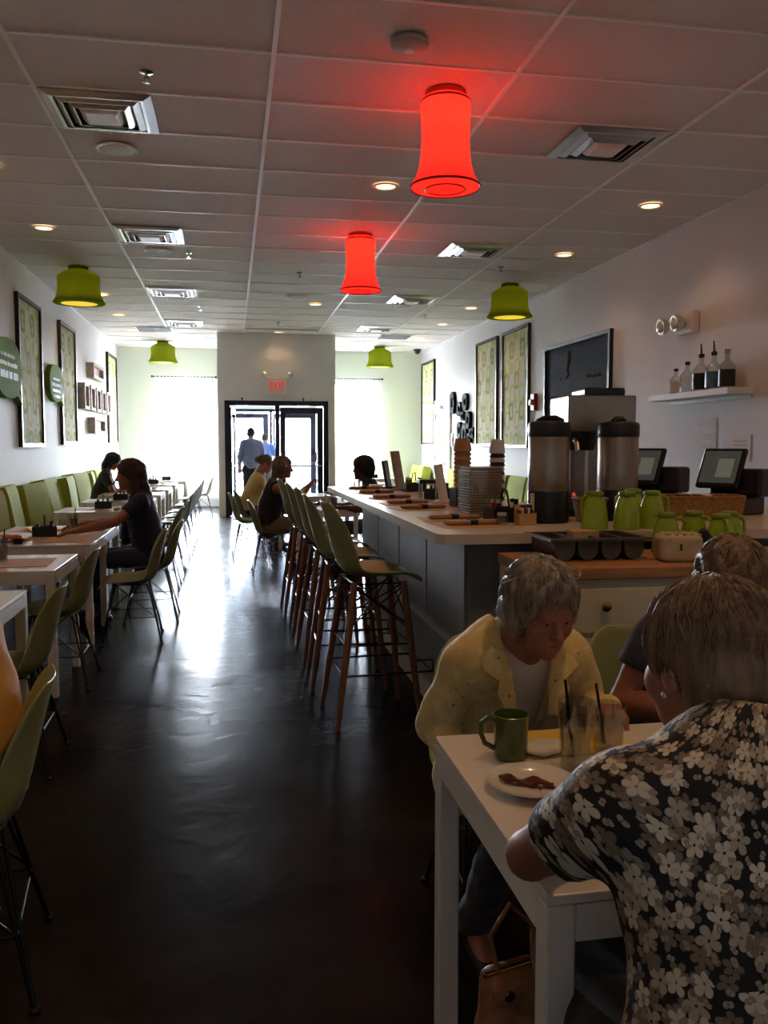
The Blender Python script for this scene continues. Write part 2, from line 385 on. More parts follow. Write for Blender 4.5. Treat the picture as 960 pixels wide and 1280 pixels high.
for x0, x1, z0, z1 in ((XL, -1.66, 0, H), (-0.46, VX0, 0, H), (VX1, 2.38, 0, H), (3.48, XR, 0, H), (-1.66, -0.46, 0, 0.5), (-1.66, -0.46, 2.95, H),
                       (2.38, 3.48, 0, 0.5), (2.38, 3.48, 2.95, H), (VX0, VX1, 2.3, H)):
    wb.box(x0, x1, T0, T1, z0, z1+(0.2 if z1 == H else 0))
structure(wb.build('wall_back', wall_g), 'pale green far wall with two tall windows', 'wall')
vb = MB()
vb.box(VX0, -0.13, VY, VY+0.12, 0, H).box(1.96, VX1, VY, VY+0.12, 0, H).box(-0.13, 1.96, VY, VY+0.12, 2.34, H)
vb.box(VX0, VX0+0.1, VY+0.12, YB, 0, H).box(VX1-0.1, VX1, VY+0.12, YB, 0, H)
structure(vb.build('wall_vestibule', vest_m), 'grey entrance vestibule box projecting from the far wall', 'wall')
for nm, x0, x1 in (('baseboard_back', XL, VX0), ('baseboard_far', VX1, XR)):
    structure(MB().box(x0, x1, YB-0.02, YB, 0, 0.16).box(x0, x1, YB-0.026, YB, 0.16, 0.185).build(nm, trimw_m), 'low painted baseboard along the far wall', 'baseboard')
# windows
for i, (x0, x1, z0, z1) in enumerate(WIN):
    w = MB(); t = 0.06
    w.box(x0, x0+t, T0+0.06, T1-0.04, z0, z1).box(x1-t, x1, T0+0.06, T1-0.04, z0, z1).box(x0+t, x1-t, T0+0.06, T1-0.04, z0, z0+t).box(x0+t, x1-t, T0+0.06, T1-0.04, z1-t, z1)
    w.box(x0+t, x1-t, T0+0.08, T1-0.06, 1.7, 1.74)
    wo = structure(w.build('window_%d' % (i+1), white_m), 'tall white framed window %s the entrance vestibule' % ('on the bench side of' if i == 0 else 'on the counter side of'), 'window')
    for za, zb in ((z0+t, 1.7), (1.74, z1-t)): MB().box(x0+t, x1-t, T0+0.10, T0+0.108, za, zb).build('pane', pane_m, wo)
    cx = (x0+x1)/2
    side = 'beside the long green bench end' if i == 0 else 'nearer the door in the side wall'
    r = MB(); r.tube([(x0-0.12, YB-0.09, 3.02), (x1+0.12, YB-0.09, 3.02)], 0.012)
    for xx in (x0-0.12, x1+0.12): r.ball((xx, YB-0.09, 3.02), 0.026)
    for xx in (x0-0.02, x1+0.02): r.cyl((xx, YB-0.09, 3.02), (xx, YB, 3.02), 0.008)
    tag(r.build('curtain_rod', frame_m), 'thin dark curtain rod over the window ' + side, 'curtain rod')
    for k in range(2):
        a = x0-0.08 if k == 0 else cx-0.01; b = cx+0.01 if k == 0 else x1+0.08
        n = 60; zs = [3.03, 2.97, 2.2, 1.2, 0.28]; rings = []
        for q, zz in enumerate(zs):
            rings.append([(a+(b-a)*u/n, YB-0.09+(0.012+0.012*min(q, 2))*math.sin(u/n*2*PI*9+0.4*math.sin(q*1.3+k))+0.008*math.sin(u*0.9+q), zz) for u in range(n+1)])
        cu = MB().loft(rings, caps=False, closed=False).build('sheer_curtain', sheer_m, smooth=True)
        tag(cu, 'white sheer curtain panel hanging at the window ' + side, 'curtain', 'sheer curtains at the window ' + side)

# ceiling: slab, tiles and bars
ce = MB().box(XL-0.2, XR+0.2, YF-0.2, YB+0.2, H+0.03, H+0.2).build('ceiling', tile_m); structure(ce, 'white dropped ceiling of long rectangular tiles', 'ceiling')
gx = [XL, -1.185, 0.27, 1.725, 3.18, XR]; gy0 = 5.07-0.70*11; rows = 33
shared = {}
for c in range(5):
    for r_ in range(rows+1):
        y0 = max(gy0+0.7*r_, YF); y1 = min(gy0+0.7*(r_+1), YB)
        if y1-y0 < 0.05: continue
        key = (round(gx[c+1]-gx[c], 3), round(y1-y0, 3))
        if key not in shared:
            w, d = key; shared[key] = MB().box(-w/2+0.010, w/2-0.010, -d/2+0.010, d/2-0.010, 0.0, 0.02).mesh('ceiling_tile', tile_m)
        obj('ceiling_tile', shared[key], ce, ((gx[c]+gx[c+1])/2, (y0+y1)/2, H+0.004+random.uniform(0, 0.003)))
for x in gx[1:-1]: MB().box(x-0.014, x+0.014, YF, YB, H-0.006, H+0.03).build('main_runner', bar_m, ce)
for x in (XL+0.012, XR-0.012): MB().box(x-0.012, x+0.012, YF, YB, H-0.006, H+0.03).build('wall_angle', bar_m, ce)
tee = MB().box(XL+0.024, XR-0.024, -0.011, 0.011, -0.004, 0.03).mesh('cross_tee', bar_m)
for r_ in range(rows+1):
    y = gy0+0.7*r_
    if YF+0.05 < y < YB-0.05: obj('cross_tee', tee, ce, (0, y, H))

# ------------------------------------------------------------------ ceiling fixtures
def diffuser(loc, label, group):
    t = thing('air_diffuser', label, 'air vent', loc, 0, group)
    def ring(o0, z0, o1, z1, th=0.006):
        rg = []
        for o, z in ((o0, z0), (o1, z1), (o1-th, z1), (o0-th, z0)): rg.append([(-o,-o,z),(o,-o,z),(o,o,z),(-o,o,z)])
        return MB().loft(rg+[rg[0]], caps=False)
    MB().box(-0.33, 0.33, -0.33, 0.33, -0.006, -0.003).build('backing', black_m, t)
    ring(0.345, -0.004, 0.29, -0.022, 0.02).build('frame', alu_m, t)
    ring(0.27, -0.008, 0.225, -0.032).build('louver', alu_m, t)
    ring(0.205, -0.010, 0.16, -0.042).build('louver', alu_m, t)
    MB().loft([[(-o,-o,z),(o,-o,z),(o,o,z),(-o,o,z)] for o, z in ((0.14, -0.012), (0.105, -0.048), (0.10, -0.052))]).build('centre_plate', bar_m, t)
    return t
dl = 'square aluminium air diffuser with stepped louvers above the bench side tables'
d0 = diffuser((-0.82, 6.12, H-0.006), dl, 'air diffusers above the bench side')
for y in (9.5, 12.92, 16.15): copy_tree(d0, (-0.82, y, H-0.006), label=dl, group='air diffusers above the bench side')
dr_ = 'square aluminium air diffuser with stepped louvers on the counter side of the ceiling'
for y in (6.12, 9.6, 12.97, 16.25): copy_tree(d0, (2.77, y, H-0.006), label=dr_, group='air diffusers above the counter side')
def speaker(loc):
    t = thing('ceiling_speaker', 'round white ceiling speaker beside an air diffuser', 'speaker', loc, 0, 'ceiling speakers')
    MB().lathe([(0.15, 0.0), (0.152, -0.008), (0.14, -0.014), (0.128, -0.010)], 32, caps=False).build('rim', bar_m, t, True)
    MB().lathe([(0.13, -0.009), (0.09, -0.014), (0.001, -0.016)], 32).build('grille', grille_m, t, True)
    return t
s0 = speaker((-0.82, 6.84, H-0.006))
for p in ((-0.8, 10.25), (-0.8, 13.55), (0.99, 13.06), (2.77, 13.6)): copy_tree(s0, (p[0], p[1], H-0.006))
def sprinkler(loc):
    t = thing('sprinkler_head', 'small chrome fire sprinkler head hanging from the ceiling', 'sprinkler', loc, 0, 'sprinkler heads')
    MB().lathe([(0.04, 0), (0.042, -0.006), (0.02, -0.012)], 16).build('escutcheon', chrome_m, t, True)
    MB().cyl((0,0,-0.01), (0,0,-0.045), 0.009).cyl((-0.012,0,-0.03), (-0.006,0,-0.06), 0.003).cyl((0.012,0,-0.03), (0.006,0,-0.06), 0.003).build('body', chrome_m, t)
    MB().lathe([(0.022, -0.060), (0.024, -0.063), (0.001, -0.064)], 12).build('deflector', chrome_m, t)
    return t
p0 = sprinkler((-0.47, 5.43, H-0.006))
for p in ((-0.46, 10.3), (-0.46, 14.2), (0.87, 15.75), (3.3, 14.4), (3.35, 10.4), (0.9, 11.2)): copy_tree(p0, (p[0], p[1], H-0.006))
def downlight(x, y, power):
    t = thing('recessed_downlight', 'round recessed ceiling downlight glowing warm white', 'light', (x, y, H-0.005), 0, 'recessed downlights')
    MB().lathe([(0.105, 0.0), (0.107, -0.006), (0.09, -0.010), (0.082, -0.004)], 28, caps=False).build('trim_ring', bar_m, t, True)
    MB().lathe([(0.083, -0.003), (0.04, -0.006), (0.001, -0.007)], 28).build('lens', lens_m, t, True)
    spot((x, y, H-0.03), power)
for y in (-0.6, 1.4, 3.5, 5.5): downlight(3.9, y, 11)
for y, p in ((7.55, 6), (9.64, 6), (13.6, 8), (15.5, 8), (17.5, 6)): downlight(3.88, y, p)
for y, p in ((1.4, 9), (3.4, 9), (5.4, 9), (7.4, 9), (9.4, 9), (13.36, 7), (15.33, 7), (17.3, 6)): downlight(-1.87, y, p)
for y, p in ((-0.4, 8), (1.7, 25), (3.5, 17), (7.4, 12), (13.67, 8), (17.1, 4)): downlight(1.34 if y < 17 else 0.95, y, p)
for x, y, lb in ((-1.43, 17.1, 'flat grey return grille near the bench end'), (3.34, 17.45, 'flat grey return grille on the counter side near the far wall')):
    t = thing('return_grille', lb, 'air vent', (x, y, H-0.006))
    MB().box(-0.34, 0.34, -0.33, 0.33, -0.008, -0.002).build('frame', bar_m, t)
    for k in range(11): MB().box(-0.31, 0.31, -0.3+k*0.055, -0.3+k*0.055+0.03, -0.014, -0.006).build('slat', mat('grille_slat', (96, 94, 92), 0.6) if 'grille_slat' not in MATS else MATS['grille_slat'], t)
t = thing('access_point', 'round white wireless access point on the ceiling near the large red lamp', 'access point', (1.0, 4.78, H-0.006))
MB().lathe([(0.105, 0), (0.11, -0.012), (0.10, -0.035), (0.07, -0.048), (0.001, -0.052)], 32).build('housing', grille_m, t, True)
MB().lathe([(0.03, -0.049), (0.03, -0.055), (0.001, -0.056)], 16).build('cap', bar_m, t, True)
t = thing('light_panel', 'flat ceiling light panel in front of the entrance vestibule', 'light', (0.97, 16.85, H-0.006))
MB().box(-0.7, 0.7, -0.15, 0.15, -0.014, -0.002).build('frame', bar_m, t); MB().box(-0.66, 0.66, -0.12, 0.12, -0.018, -0.012).build('diffuser', white_m, t)
t = thing('dome_camera', 'small dark security dome camera at the far wall corner', 'camera', (4.3, 19.6, H-0.006))
MB().lathe([(0.09, 0), (0.09, -0.03), (0.085, -0.035)], 24).build('mount', black_m, t, True); MB().lathe([(0.075, -0.035), (0.065, -0.08), (0.03, -0.11), (0.001, -0.118)], 24).build('dome', black_m, t, True)

def lamp(loc, kind, label, group=None):
    t = thing('pleated_lamp', label, 'lamp', loc, 0, group)
    if kind == 'red':
        MB().lathe([(0.13, 0), (0.13, -0.03), (0.122, -0.035)], 32).build('ceiling_plate', MATS.get('red_plate') or mat('red_plate', (170, 40, 32), 0.5), t, True)
        prof = [(0.125, -0.03), (0.152, -0.045), (0.158, -0.075), (0.154, -0.15), (0.150, -0.26), (0.152, -0.36), (0.163, -0.45), (0.185, -0.52), (0.215, -0.57), (0.225, -0.578)]
        MB().lathe(prof, 192, caps=False, ripple=0.016, nr=40).build('shade', redshade_m, t, True)
        MB().lathe([(0.152, -0.048), (0.160, -0.056), (0.158, -0.066)], 48, caps=False).build('top_band', MATS['red_plate'], t, True)
        MB().lathe([(0.222, -0.572), (0.230, -0.580), (0.224, -0.590), (0.216, -0.584)], 48, caps=False).build('bottom_band', MATS['red_plate'], t, True)
        MB().lathe([(0.222, -0.582), (0.17, -0.592), (0.128, -0.594)], 48, caps=False).build('diffuser_ring', redshade_m, t, True)
        MB().lathe([(0.128, -0.590), (0.133, -0.598), (0.124, -0.602), (0.120, -0.594)], 48, caps=False).build('ring_trim', MATS['red_plate'], t, True)
        MB().lathe([(0.121, -0.594), (0.06, -0.597), (0.001, -0.598)], 32).build('diffuser', redshade_m, t, True)
        bulb((loc[0], loc[1], loc[2]-0.16), 2.0, (1.0, 0.5, 0.25), 0.04); bulb((loc[0], loc[1], loc[2]-0.42), 1.4, (1.0, 0.4, 0.2), 0.05)
    else:
        MB().lathe([(0.12, 0), (0.12, -0.045), (0.11, -0.05)], 32).build('ceiling_plate', greenshade_m, t, True)
        prof = [(0.115, -0.04), (0.17, -0.065), (0.245, -0.115), (0.256, -0.13), (0.252, -0.20), (0.253, -0.28), (0.265, -0.35), (0.29, -0.41), (0.315, -0.445)]
        MB().lathe(prof, 192, caps=False, ripple=0.008, nr=64).build('shade', greenshade_m, t, True)
        MB().lathe([(0.310, -0.440), (0.318, -0.448), (0.308, -0.456), (0.225, -0.462), (0.222, -0.452)], 48, caps=False).build('bottom_rim', greenshade_m, t, True)
        MB().lathe([(0.224, -0.454), (0.12, -0.450), (0.001, -0.448)], 32).build('liner', olive_lamp_in, t, True)
        bulb((loc[0], loc[1], loc[2]-0.28), 0.6, (1.0, 0.85, 0.35), 0.06)
    return t
lamp((1.37, 5.42, H-0.004), 'red', 'large glowing red pleated ceiling lamp over the counter end')
lamp((1.38, 9.12, H-0.004), 'red', 'glowing red pleated ceiling lamp over the table with the tank top woman')
lamp((-1.86, 11.35, H-0.004), 'green', 'green pleated ceiling lamp above the green bench with speech bubble signs')
lamp((-1.43, 19.1, H-0.004), 'green', 'green pleated ceiling lamp in front of the window at the bench end')
lamp((3.84, 11.5, H-0.004), 'green', 'green pleated ceiling lamp above the chalkboard')
lamp((3.36, 19.3, H-0.004), 'green', 'green pleated ceiling lamp in front of the window on the counter side')

# ------------------------------------------------------------------ wall decor
def text_obj(body, size, name, material, parent=None, extrude=0.004, M=None, align='CENTER'):
    cu = bpy.data.curves.new(name, 'FONT'); cu.body = body; cu.size = size; cu.extrude = extrude; cu.align_x = align; cu.align_y = 'CENTER'; cu.resolution_u = 3; cu.space_character = 1.12
    tmp = bpy.data.objects.new(name, cu); COL.objects.link(tmp)
    dg = bpy.context.evaluated_depsgraph_get(); me = bpy.data.meshes.new_from_object(tmp.evaluated_get(dg)); bpy.data.objects.remove(tmp)
    if M is not None: me.transform(M)
    me.materials.clear(); me.materials.append(material)
    return obj(name, me, parent)
def wall_panel(side, y0, y1, z0, z1, label, group=None, inner=panel_m, name='framed_panel', cat='wall art', bar=0.05, depth=0.05, fm=frame_m):
    """framed panel hung on a side wall; thing origin at the panel centre on the wall; local x into the room"""
    x = XL if side < 0 else XR; s = 1 if side < 0 else -1
    t = thing(name, label, cat, (x, (y0+y1)/2, (z0+z1)/2), 0, group); w = (y1-y0)/2; h = (z1-z0)/2
    def bx(a, b, c, d, d0=0.0, d1=depth): return MB().box(*sorted((s*d0, s*d1)), a, b, c, d)
    bx(-w, -w+bar, -h, h).build('frame_side', fm, t); bx(w-bar, w, -h, h).build('frame_side', fm, t)
    bx(-w+bar, w-bar, -h, -h+bar).build('frame_rail', fm, t); bx(-w+bar, w-bar, h-bar, h).build('frame_rail', fm, t)
    bx(-w+bar, w-bar, -h+bar, h-bar, 0.0, depth*0.45).build('print', inner, t)
    return t
wall_panel(-1, 10.98, 12.25, 1.42, 3.29, 'tall framed green ring print between the two speech bubble signs')
wall_panel(-1, 13.56, 14.82, 1.45, 3.32, 'tall framed green ring print beside the small wooden frames')
wall_panel(-1, 18.55, 19.95, 1.49, 3.38, 'tall framed green ring print at the far end of the bench wall')
wall_panel(1, 18.9, 20.2, 1.46, 3.39, 'tall framed green ring print beyond the door in the side wall')
wall_panel(1, 14.26, 15.54, 1.42, 3.33, 'tall framed green ring print next to the cluster of black mirrors')
wall_panel(1, 12.67, 13.99, 1.40, 3.33, 'tall framed green ring print next to the red fire alarm')
cb = wall_panel(1, 9.77, 11.98, 1.66, 2.86, 'big black framed chalkboard with faint coloured chalk smudges', inner=board_m, name='chalkboard', cat='chalkboard')
# chalk marks on the board (faint drawn strokes)
chalk_o = mat('chalk_orange', (128, 84, 56), 0.9); chalk_w = mat('chalk_white', (120, 120, 116), 0.9); chalk_r = mat('chalk_red', (92, 60, 60), 0.9)
def stroke(pts, m, r=0.012): return MB().tube([(-0.026, a, b) for a, b in pts], r, 4).build('chalk_stroke', m, cb)
stroke([(0.24, 0.44), (0.22, 0.36), (0.27, 0.34), (0.24, 0.28), (0.29, 0.22), (0.23, 0.16), (0.30, 0.10)], chalk_o, 0.007)
stroke([(0.20, 0.46), (0.18, 0.34), (0.24, 0.30)], chalk_o, 0.007)
stroke([(0.55, 0.10), (0.50, 0.11)], chalk_w, 0.012)
for k in range(5): stroke([(-0.40-0.08*k, 0.06), (-0.43-0.08*k, 0.10-0.02*(k % 2)), (-0.46-0.08*k, 0.055)], chalk_w, 0.006)
for k in range(3): stroke([(0.86-0.1*k, -0.12), (0.80-0.1*k, -0.2), (0.9-0.1*k, -0.28), (0.82-0.1*k, -0.34)], chalk_r, 0.010)

def bubble(y0, y1, z0, z1, tail, lines, label):
    """speech-bubble foam sign on the left wall"""
    cy, cz, w, h = (y0+y1)/2, (z0+z1)/2, (y1-y0)/2, (z1-z0)/2
    t = thing('speech_bubble_sign', label, 'sign', (XL, cy, cz))
    pts = []
    for k in range(56):
        a = 2*PI*k/56; x = math.copysign(abs(math.cos(a))**0.85, math.cos(a))*w; z = math.copysign(abs(math.sin(a))**0.85, math.sin(a))*h
        d = (a-(-0.9 if tail > 0 else PI+0.9)+PI) % (2*PI)-PI
        if abs(d) < 0.10: x += tail*w*0.34; z -= h*0.34
        pts.append((x, z))
    MB().prism(pts, 0.0, 0.075, 'x').build('bubble', foam_m, t)
    rg = random.Random(len(label))
    for (zz, sz, ya, yb) in lines:              # unreadable rows of white lettering: one mesh per row of small strokes
        m = MB(); y = ya
        while y < yb:
            lw = sz*rg.uniform(0.35, 0.7)
            for q in range(2): m.box(0.0745, 0.0775, y+q*lw*0.55, y+q*lw*0.55+lw*0.22, zz, zz+sz*rg.uniform(0.7, 1.0))
            q0 = rg.choice((0.0, 0.4, 0.78)); m.box(0.0745, 0.0775, y, y+lw*0.75, zz+sz*q0, zz+sz*(q0+0.2))
            y += lw*1.1
            if rg.random() < 0.22: y += sz*0.5
        m.build('lettering', white_m, t)['kind'] = 'stuff'
    return t
bubble(9.75, 10.93, 1.98, 2.66, 1, ((0.12, 0.045, -0.35, 0.28), (0.02, 0.05, -0.4, 0.36), (-0.12, 0.085, -0.38, 0.38)), 'larger green speech bubble sign with white lettering on the bench wall')
bubble(12.55, 13.5, 2.07, 2.60, 1, ((0.04, 0.03, -0.25, 0.2), (-0.05, 0.05, -0.36, 0.36), (-0.13, 0.05, -0.3, 0.3), (-0.21, 0.05, -0.22, 0.22)), 'smaller green speech bubble sign between two framed ring prints')

def box_frame(y0, y1, z0, z1, label, inner, group=None):
    return wall_panel(-1, y0, y1, z0, z1, label, group, inner, 'box_frame', 'picture frame', bar=0.05, depth=0.13, fm=oakl_m)
box_frame(16.1, 17.35, 2.66, 2.93, 'wide weathered wood box frame above the row of tall ones', pink_m)
box_frame(16.1, 17.4, 1.66, 1.95, 'wide weathered wood box frame below the row of tall ones', oakl_m)
for k in range(5):
    y = 15.1+0.66*k; box_frame(y, y+0.46, 2.06, 2.5, 'small weathered wood box frame in the row of five on the bench wall', (pink_m, white_m, oakl_m)[k % 3], 'row of small box frames')
mirb_m = mat('matte_black', (20, 19, 20), 0.8, spec=0.08)
# cluster of black ring mirrors on the right wall (y, z, half width, half height)
for (y, z, a, b) in ((17.25, 2.32, 0.22, 0.27), (16.72, 2.17, 0.19, 0.17), (16.28, 2.29, 0.2, 0.2), (16.45, 2.02, 0.14, 0.11), (16.05, 1.93, 0.2, 0.2), (16.7, 1.74, 0.18, 0.2), (16.32, 1.66, 0.2, 0.25), (15.98, 1.58, 0.14, 0.11), (15.72, 1.68, 0.13, 0.12)):
    t = thing('ring_mirror', 'rounded black framed mirror in the cluster beside the side door', 'mirror', (XR, y, z), 0, 'cluster of black ring mirrors')
    out, inn = [], []
    for k in range(32):
        an = 2*PI*k/32; c = math.copysign(abs(math.cos(an))**0.6, math.cos(an)); s_ = math.copysign(abs(math.sin(an))**0.6, math.sin(an))
        out.append((a*c*0.84, b*s_*0.86)); inn.append((a*c*0.34, b*s_*0.34))
    rg = [[(x, p, q) for p, q in src] for x, src in ((0.0, out), (-0.05, out), (-0.065, [(p*0.9, q*0.9) for p, q in out]), (-0.05, inn), (0.0, inn))]
    MB().loft(rg+[rg[0]], caps=False).build('frame', mirb_m, t, True)
    MB().prism([(p*1.05, q*1.05) for p, q in inn], -0.014, -0.006, 'x').build('glass', (mirb_m if b < 0.27 else white_m), t)
# fire alarm, thermostat, papers, emergency light, shelf and bottles
t = thing('fire_alarm', 'small red fire alarm strobe between framed print and chalkboard', 'alarm', (XR, 12.42, 2.1))
MB().rbox(-0.06, 0.0, -0.08, 0.08, -0.13, 0.13, 0.01).build('housing', red_m, t); MB().rbox(-0.1, -0.06, -0.04, 0.06, -0.05, 0.04, 0.008).build('strobe', white_m, t)
t = thing('wall_switch', 'white switch plate beside the side door frame', 'switch', (XR, 17.36, 1.55))
MB().rbox(-0.03, 0, -0.06, 0.06, -0.14, 0.14, 0.01).build('plate', trimw_m, t); MB().box(-0.04, -0.03, -0.015, 0.015, -0.03, 0.03).build('toggle', white_m, t)
for y, z, a, b, lb in ((7.62, 1.50, 0.15, 0.21, 'taller sheet of paper taped to the wall under the bottle shelf'), (7.12, 1.42, 0.2, 0.12, 'wide low sheet of paper taped to the wall above the terminals')):
    pp = MB().box(-0.004, -0.001, -a/1, a, -b, b).build('paper_notice', paper_m, loc=(XR, y, z)); tag(pp, lb, 'paper')
    for k in range(4): MB().box(-0.0048, -0.0042, -a*0.75, a*(0.3+0.1*(k % 3)), b*0.5-k*b*0.3, b*0.5-k*b*0.3+0.008).build('print_line', tray_m, pp)
t = thing('emergency_light', 'two-headed emergency light on the wall above the bottle shelf', 'light', (XR, 7.98, 2.66))
MB().rbox(-0.09, 0, -0.16, 0.14, -0.10, 0.12, 0.015).build('housing', signf_m, t)
for y in (0.26, -0.02):
    h = MB().lathe([(0.03, 0), (0.075, 0.05), (0.085, 0.10), (0.08, 0.11)], 20).xf(Matrix.Translation((-0.10, y, 0.02)) @ Matrix.Rotation(R(-100), 4, 'Y')).build('lamp_head', alu_m, t, True)
    MB().ball((-0.21, y, 0.0), 0.062, 12, 8, (0.4, 1, 1)).build('lens', plate_m, h, True)
MB().cyl((-0.06, 0.14, 0.0), (-0.08, 0.24, 0.0), 0.02).build('bracket', alu_m, t)
t = thing('wall_shelf', 'white floating shelf carrying five liquor bottles', 'shelf', (XR, 7.62, 1.96))
MB().rbox(-0.26, 0, -0.72, 0.72, -0.06, 0.0, 0.004).build('board', white_m, t); MB().box(-0.02, 0, -0.70, 0.70, -0.09, -0.06).build('cleat', white_m, t)
def bottle(y, h, r, label, liquid=None, lab=None, cap=black_m, pour=False, body=bottle_m):
    t = thing('liquor_bottle', label, 'bottle', (XR-0.12, y, 1.96))
    nh = h*0.62
    MB().lathe([(r*0.96, 0.0), (r, 0.008), (r, nh*0.9), (r*0.8, nh*1.02), (r*0.34, nh*1.18), (r*0.30, h*0.9), (r*0.34, h*0.92)], 20).build('glass', body, t, True)
    if liquid: MB().lathe([(r*0.9, 0.006), (r*0.92, 0.012), (r*0.92, nh*0.8)], 20).build('liquid', liquid, t, True)
    if lab: MB().lathe([(r*1.012, nh*0.12), (r*1.012, nh*0.78)], 20, caps=False).build('label', lab, t, True)
    MB().lathe([(r*0.36, h*0.90), (r*0.38, h*0.99), (r*0.34, h)], 12).build('cap', cap, t, True)
    if pour: MB().cyl((0, 0, h), (0, 0.012, h+0.10), 0.011, 0.006).build('pourer', black_m, t)
    return t
bottle(8.05, 0.26, 0.062, 'shortest clear bottle at the end of the wall shelf', lab=MATS['white_paper'])
bottle(7.83, 0.31, 0.068, 'clear bottle with small dark lettering, second on the wall shelf', lab=None, liquid=None)
bottle(7.58, 0.36, 0.078, 'clear bottle with a dark green label and pourer on the wall shelf', lab=green_label, pour=True)
bottle(7.36, 0.36, 0.075, 'blue labelled bottle with black pourer on the wall shelf', lab=blue_label, pour=True)
bottle(7.14, 0.36, 0.072, 'clear bottle with a dark patterned label and wood cap on the shelf', lab=frame_m, cap=kraft_m)

# side door in the right wall
d2 = structure(MB().box(XR-0.05, XR, 17.46, 17.54, 0, 2.44).box(XR-0.05, XR, 18.76, 18.84, 0, 2.44).box(XR-0.05, XR, 17.54, 18.76, 2.36, 2.44).build('door_2', trimw_m), 'white framed side door with a narrow window and closer arm', 'door')
MB().box(XR-0.035, XR, 17.55, 18.75, 0.01, 2.355).build('door_leaf', white_m, d2)
MB().box(XR-0.042, XR-0.034, 17.72, 18.5, 0.9, 1.98).build('door_window', panel_m, d2)
MB().rbox(XR-0.12, XR-0.035, 18.05, 18.4, 2.22, 2.3, 0.01).build('closer', alu_m, d2)
MB().tube([(XR-0.08, 18.3, 2.31), (XR-0.3, 18.9, 2.34), (XR-0.06, 18.95, 2.40)], 0.012).build('closer_arm', alu_m, d2)
for z in (2.0, 1.1, 0.3): MB().box(XR-0.05, XR-0.034, 18.72, 18.78, z, z+0.14).build('hinge', frame_m, d2)
MB().cyl((XR-0.035, 17.65, 1.05), (XR-0.09, 17.65, 1.05), 0.012).ball((XR-0.1, 17.65, 1.05), 0.03).build('door_knob', chrome_m, d2)

# entrance: inner doors in the vestibule face, outer doors in the far wall
d1 = MB()
y0, y1 = VY+0.02, VY+0.10
d1.box(-0.13, -0.03, y0, y1, 0, 2.34).box(1.86, 1.96, y0, y1, 0, 2.34).box(-0.03, 1.86, y0, y1, 2.24, 2.34).box(0.88, 0.97, y0, y1, 0, 2.24)
d1 = structure(d1.build('door_1', doorf_m), 'dark metal framed glass entrance doors in the grey vestibule', 'door')
def leaf(x0, x1, yy, mirror, glassm, parent, M=None, stile=0.11):
    a = MB().box(x0, x0+stile, yy-0.022, yy+0.022, 0.02, 2.2).box(x1-stile, x1, yy-0.022, yy+0.022, 0.02, 2.2).box(x0+stile, x1-stile, yy-0.022, yy+0.022, 2.08, 2.2).box(x0+stile, x1-stile, yy-0.022, yy+0.022, 0.02, 0.26)
    g = MB().box(x0+stile, x1-stile, yy-0.004, yy+0.004, 0.26, 2.08)
    pb = MB().tube([(x0+0.04, yy-0.06, 1.02), (x1-0.04, yy-0.06, 1.02)], 0.016).cyl((x0+0.05, yy-0.06, 1.02), (x0+0.05, yy, 1.02), 0.014).cyl((x1-0.05, yy-0.06, 1.02), (x1-0.05, yy, 1.02), 0.014)
    if M is not None: a.xf(M); g.xf(M); pb.xf(M)
    l = a.build('door_leaf', doorf_m, parent); g.build('pane', glassm, l); pb.build('push_bar', alu_m, l)
    return l
lf = leaf(0.98, 1.85, VY+0.06, False, doorglass_m, d1)
st = MB().box(1.69, 1.73, VY+0.03, VY+0.036, 1.12, 1.3).build('sticker', red_m, lf)
leaf(0, 0.88, 0, False, pane_m, d1, Matrix.Translation((-0.02, VY+0.07, 0)) @ Matrix.Rotation(R(84), 4, 'Z'))
for x in (0.22, 1.45): MB().rbox(x-0.12, x+0.12, VY-0.05, VY+0.02, 2.25, 2.31, 0.01).build('closer', doorf_m, d1)
for x in (0.22, 1.45): MB().cyl((x, VY-0.03, 2.31), (x, VY-0.03, 2.37), 0.012).ball((x, VY-0.03, 2.38), 0.02).build('closer_arm', doorf_m, d1)
d3 = MB()
d3.box(VX0, VX0+0.09, YB+0.04, YB+0.14, 0, 2.3).box(VX1-0.09, VX1, YB+0.04, YB+0.14, 0, 2.3).box(VX0, VX1, YB+0.04, YB+0.14, 2.22, 2.3).box(0.89, 0.97, YB+0.04, YB+0.14, 0, 2.22)
d3 = structure(d3.build('door_3', doorf_m), 'outer glass street doors seen through the vestibule', 'door')
leaf(VX0+0.1, 0.88, YB+0.09, False, doorglass_m, d3, stile=0.14); leaf(0.98, VX1-0.1, YB+0.09, True, doorglass_m, d3, stile=0.14)
em = MB().rbox(0.0, 1.05, 16.62, 17.38, 0.0, 0.014, 0.006).build('door_mat', mat_rust); tag(em, 'rust coloured entrance mat in front of the open glass door', 'door mat')
# exit sign with emergency heads
t = thing('exit_sign', 'white exit sign with red letters and two lamp heads above the entrance', 'sign', (0.92, VY, 2.64))
MB().rbox(-0.20, 0.20, -0.06, 0, -0.16, 0.16, 0.015).build('housing', signf_m, t)
text_obj('EXIT', 0.25, 'lettering', exit_m, t, 0.002, Matrix.Translation((0, -0.064, -0.01)) @ Matrix.Rotation(PI/2, 4, 'X') @ Matrix.Diagonal((0.56, 1, 1, 1)))
for s in (-1, 1):
    h = MB().lathe([(0.03, 0), (0.055, 0.03), (0.065, 0.08), (0.05, 0.09)], 20).xf(Matrix.Translation((s*0.27, -0.02, 0.19)) @ Matrix.Rotation(R(70), 4, 'X')).build('lamp_head', alu_m, t, True)
    MB().cyl((s*0.18, -0.02, 0.12), (s*0.26, -0.02, 0.18), 0.015).build('bracket', alu_m, t)
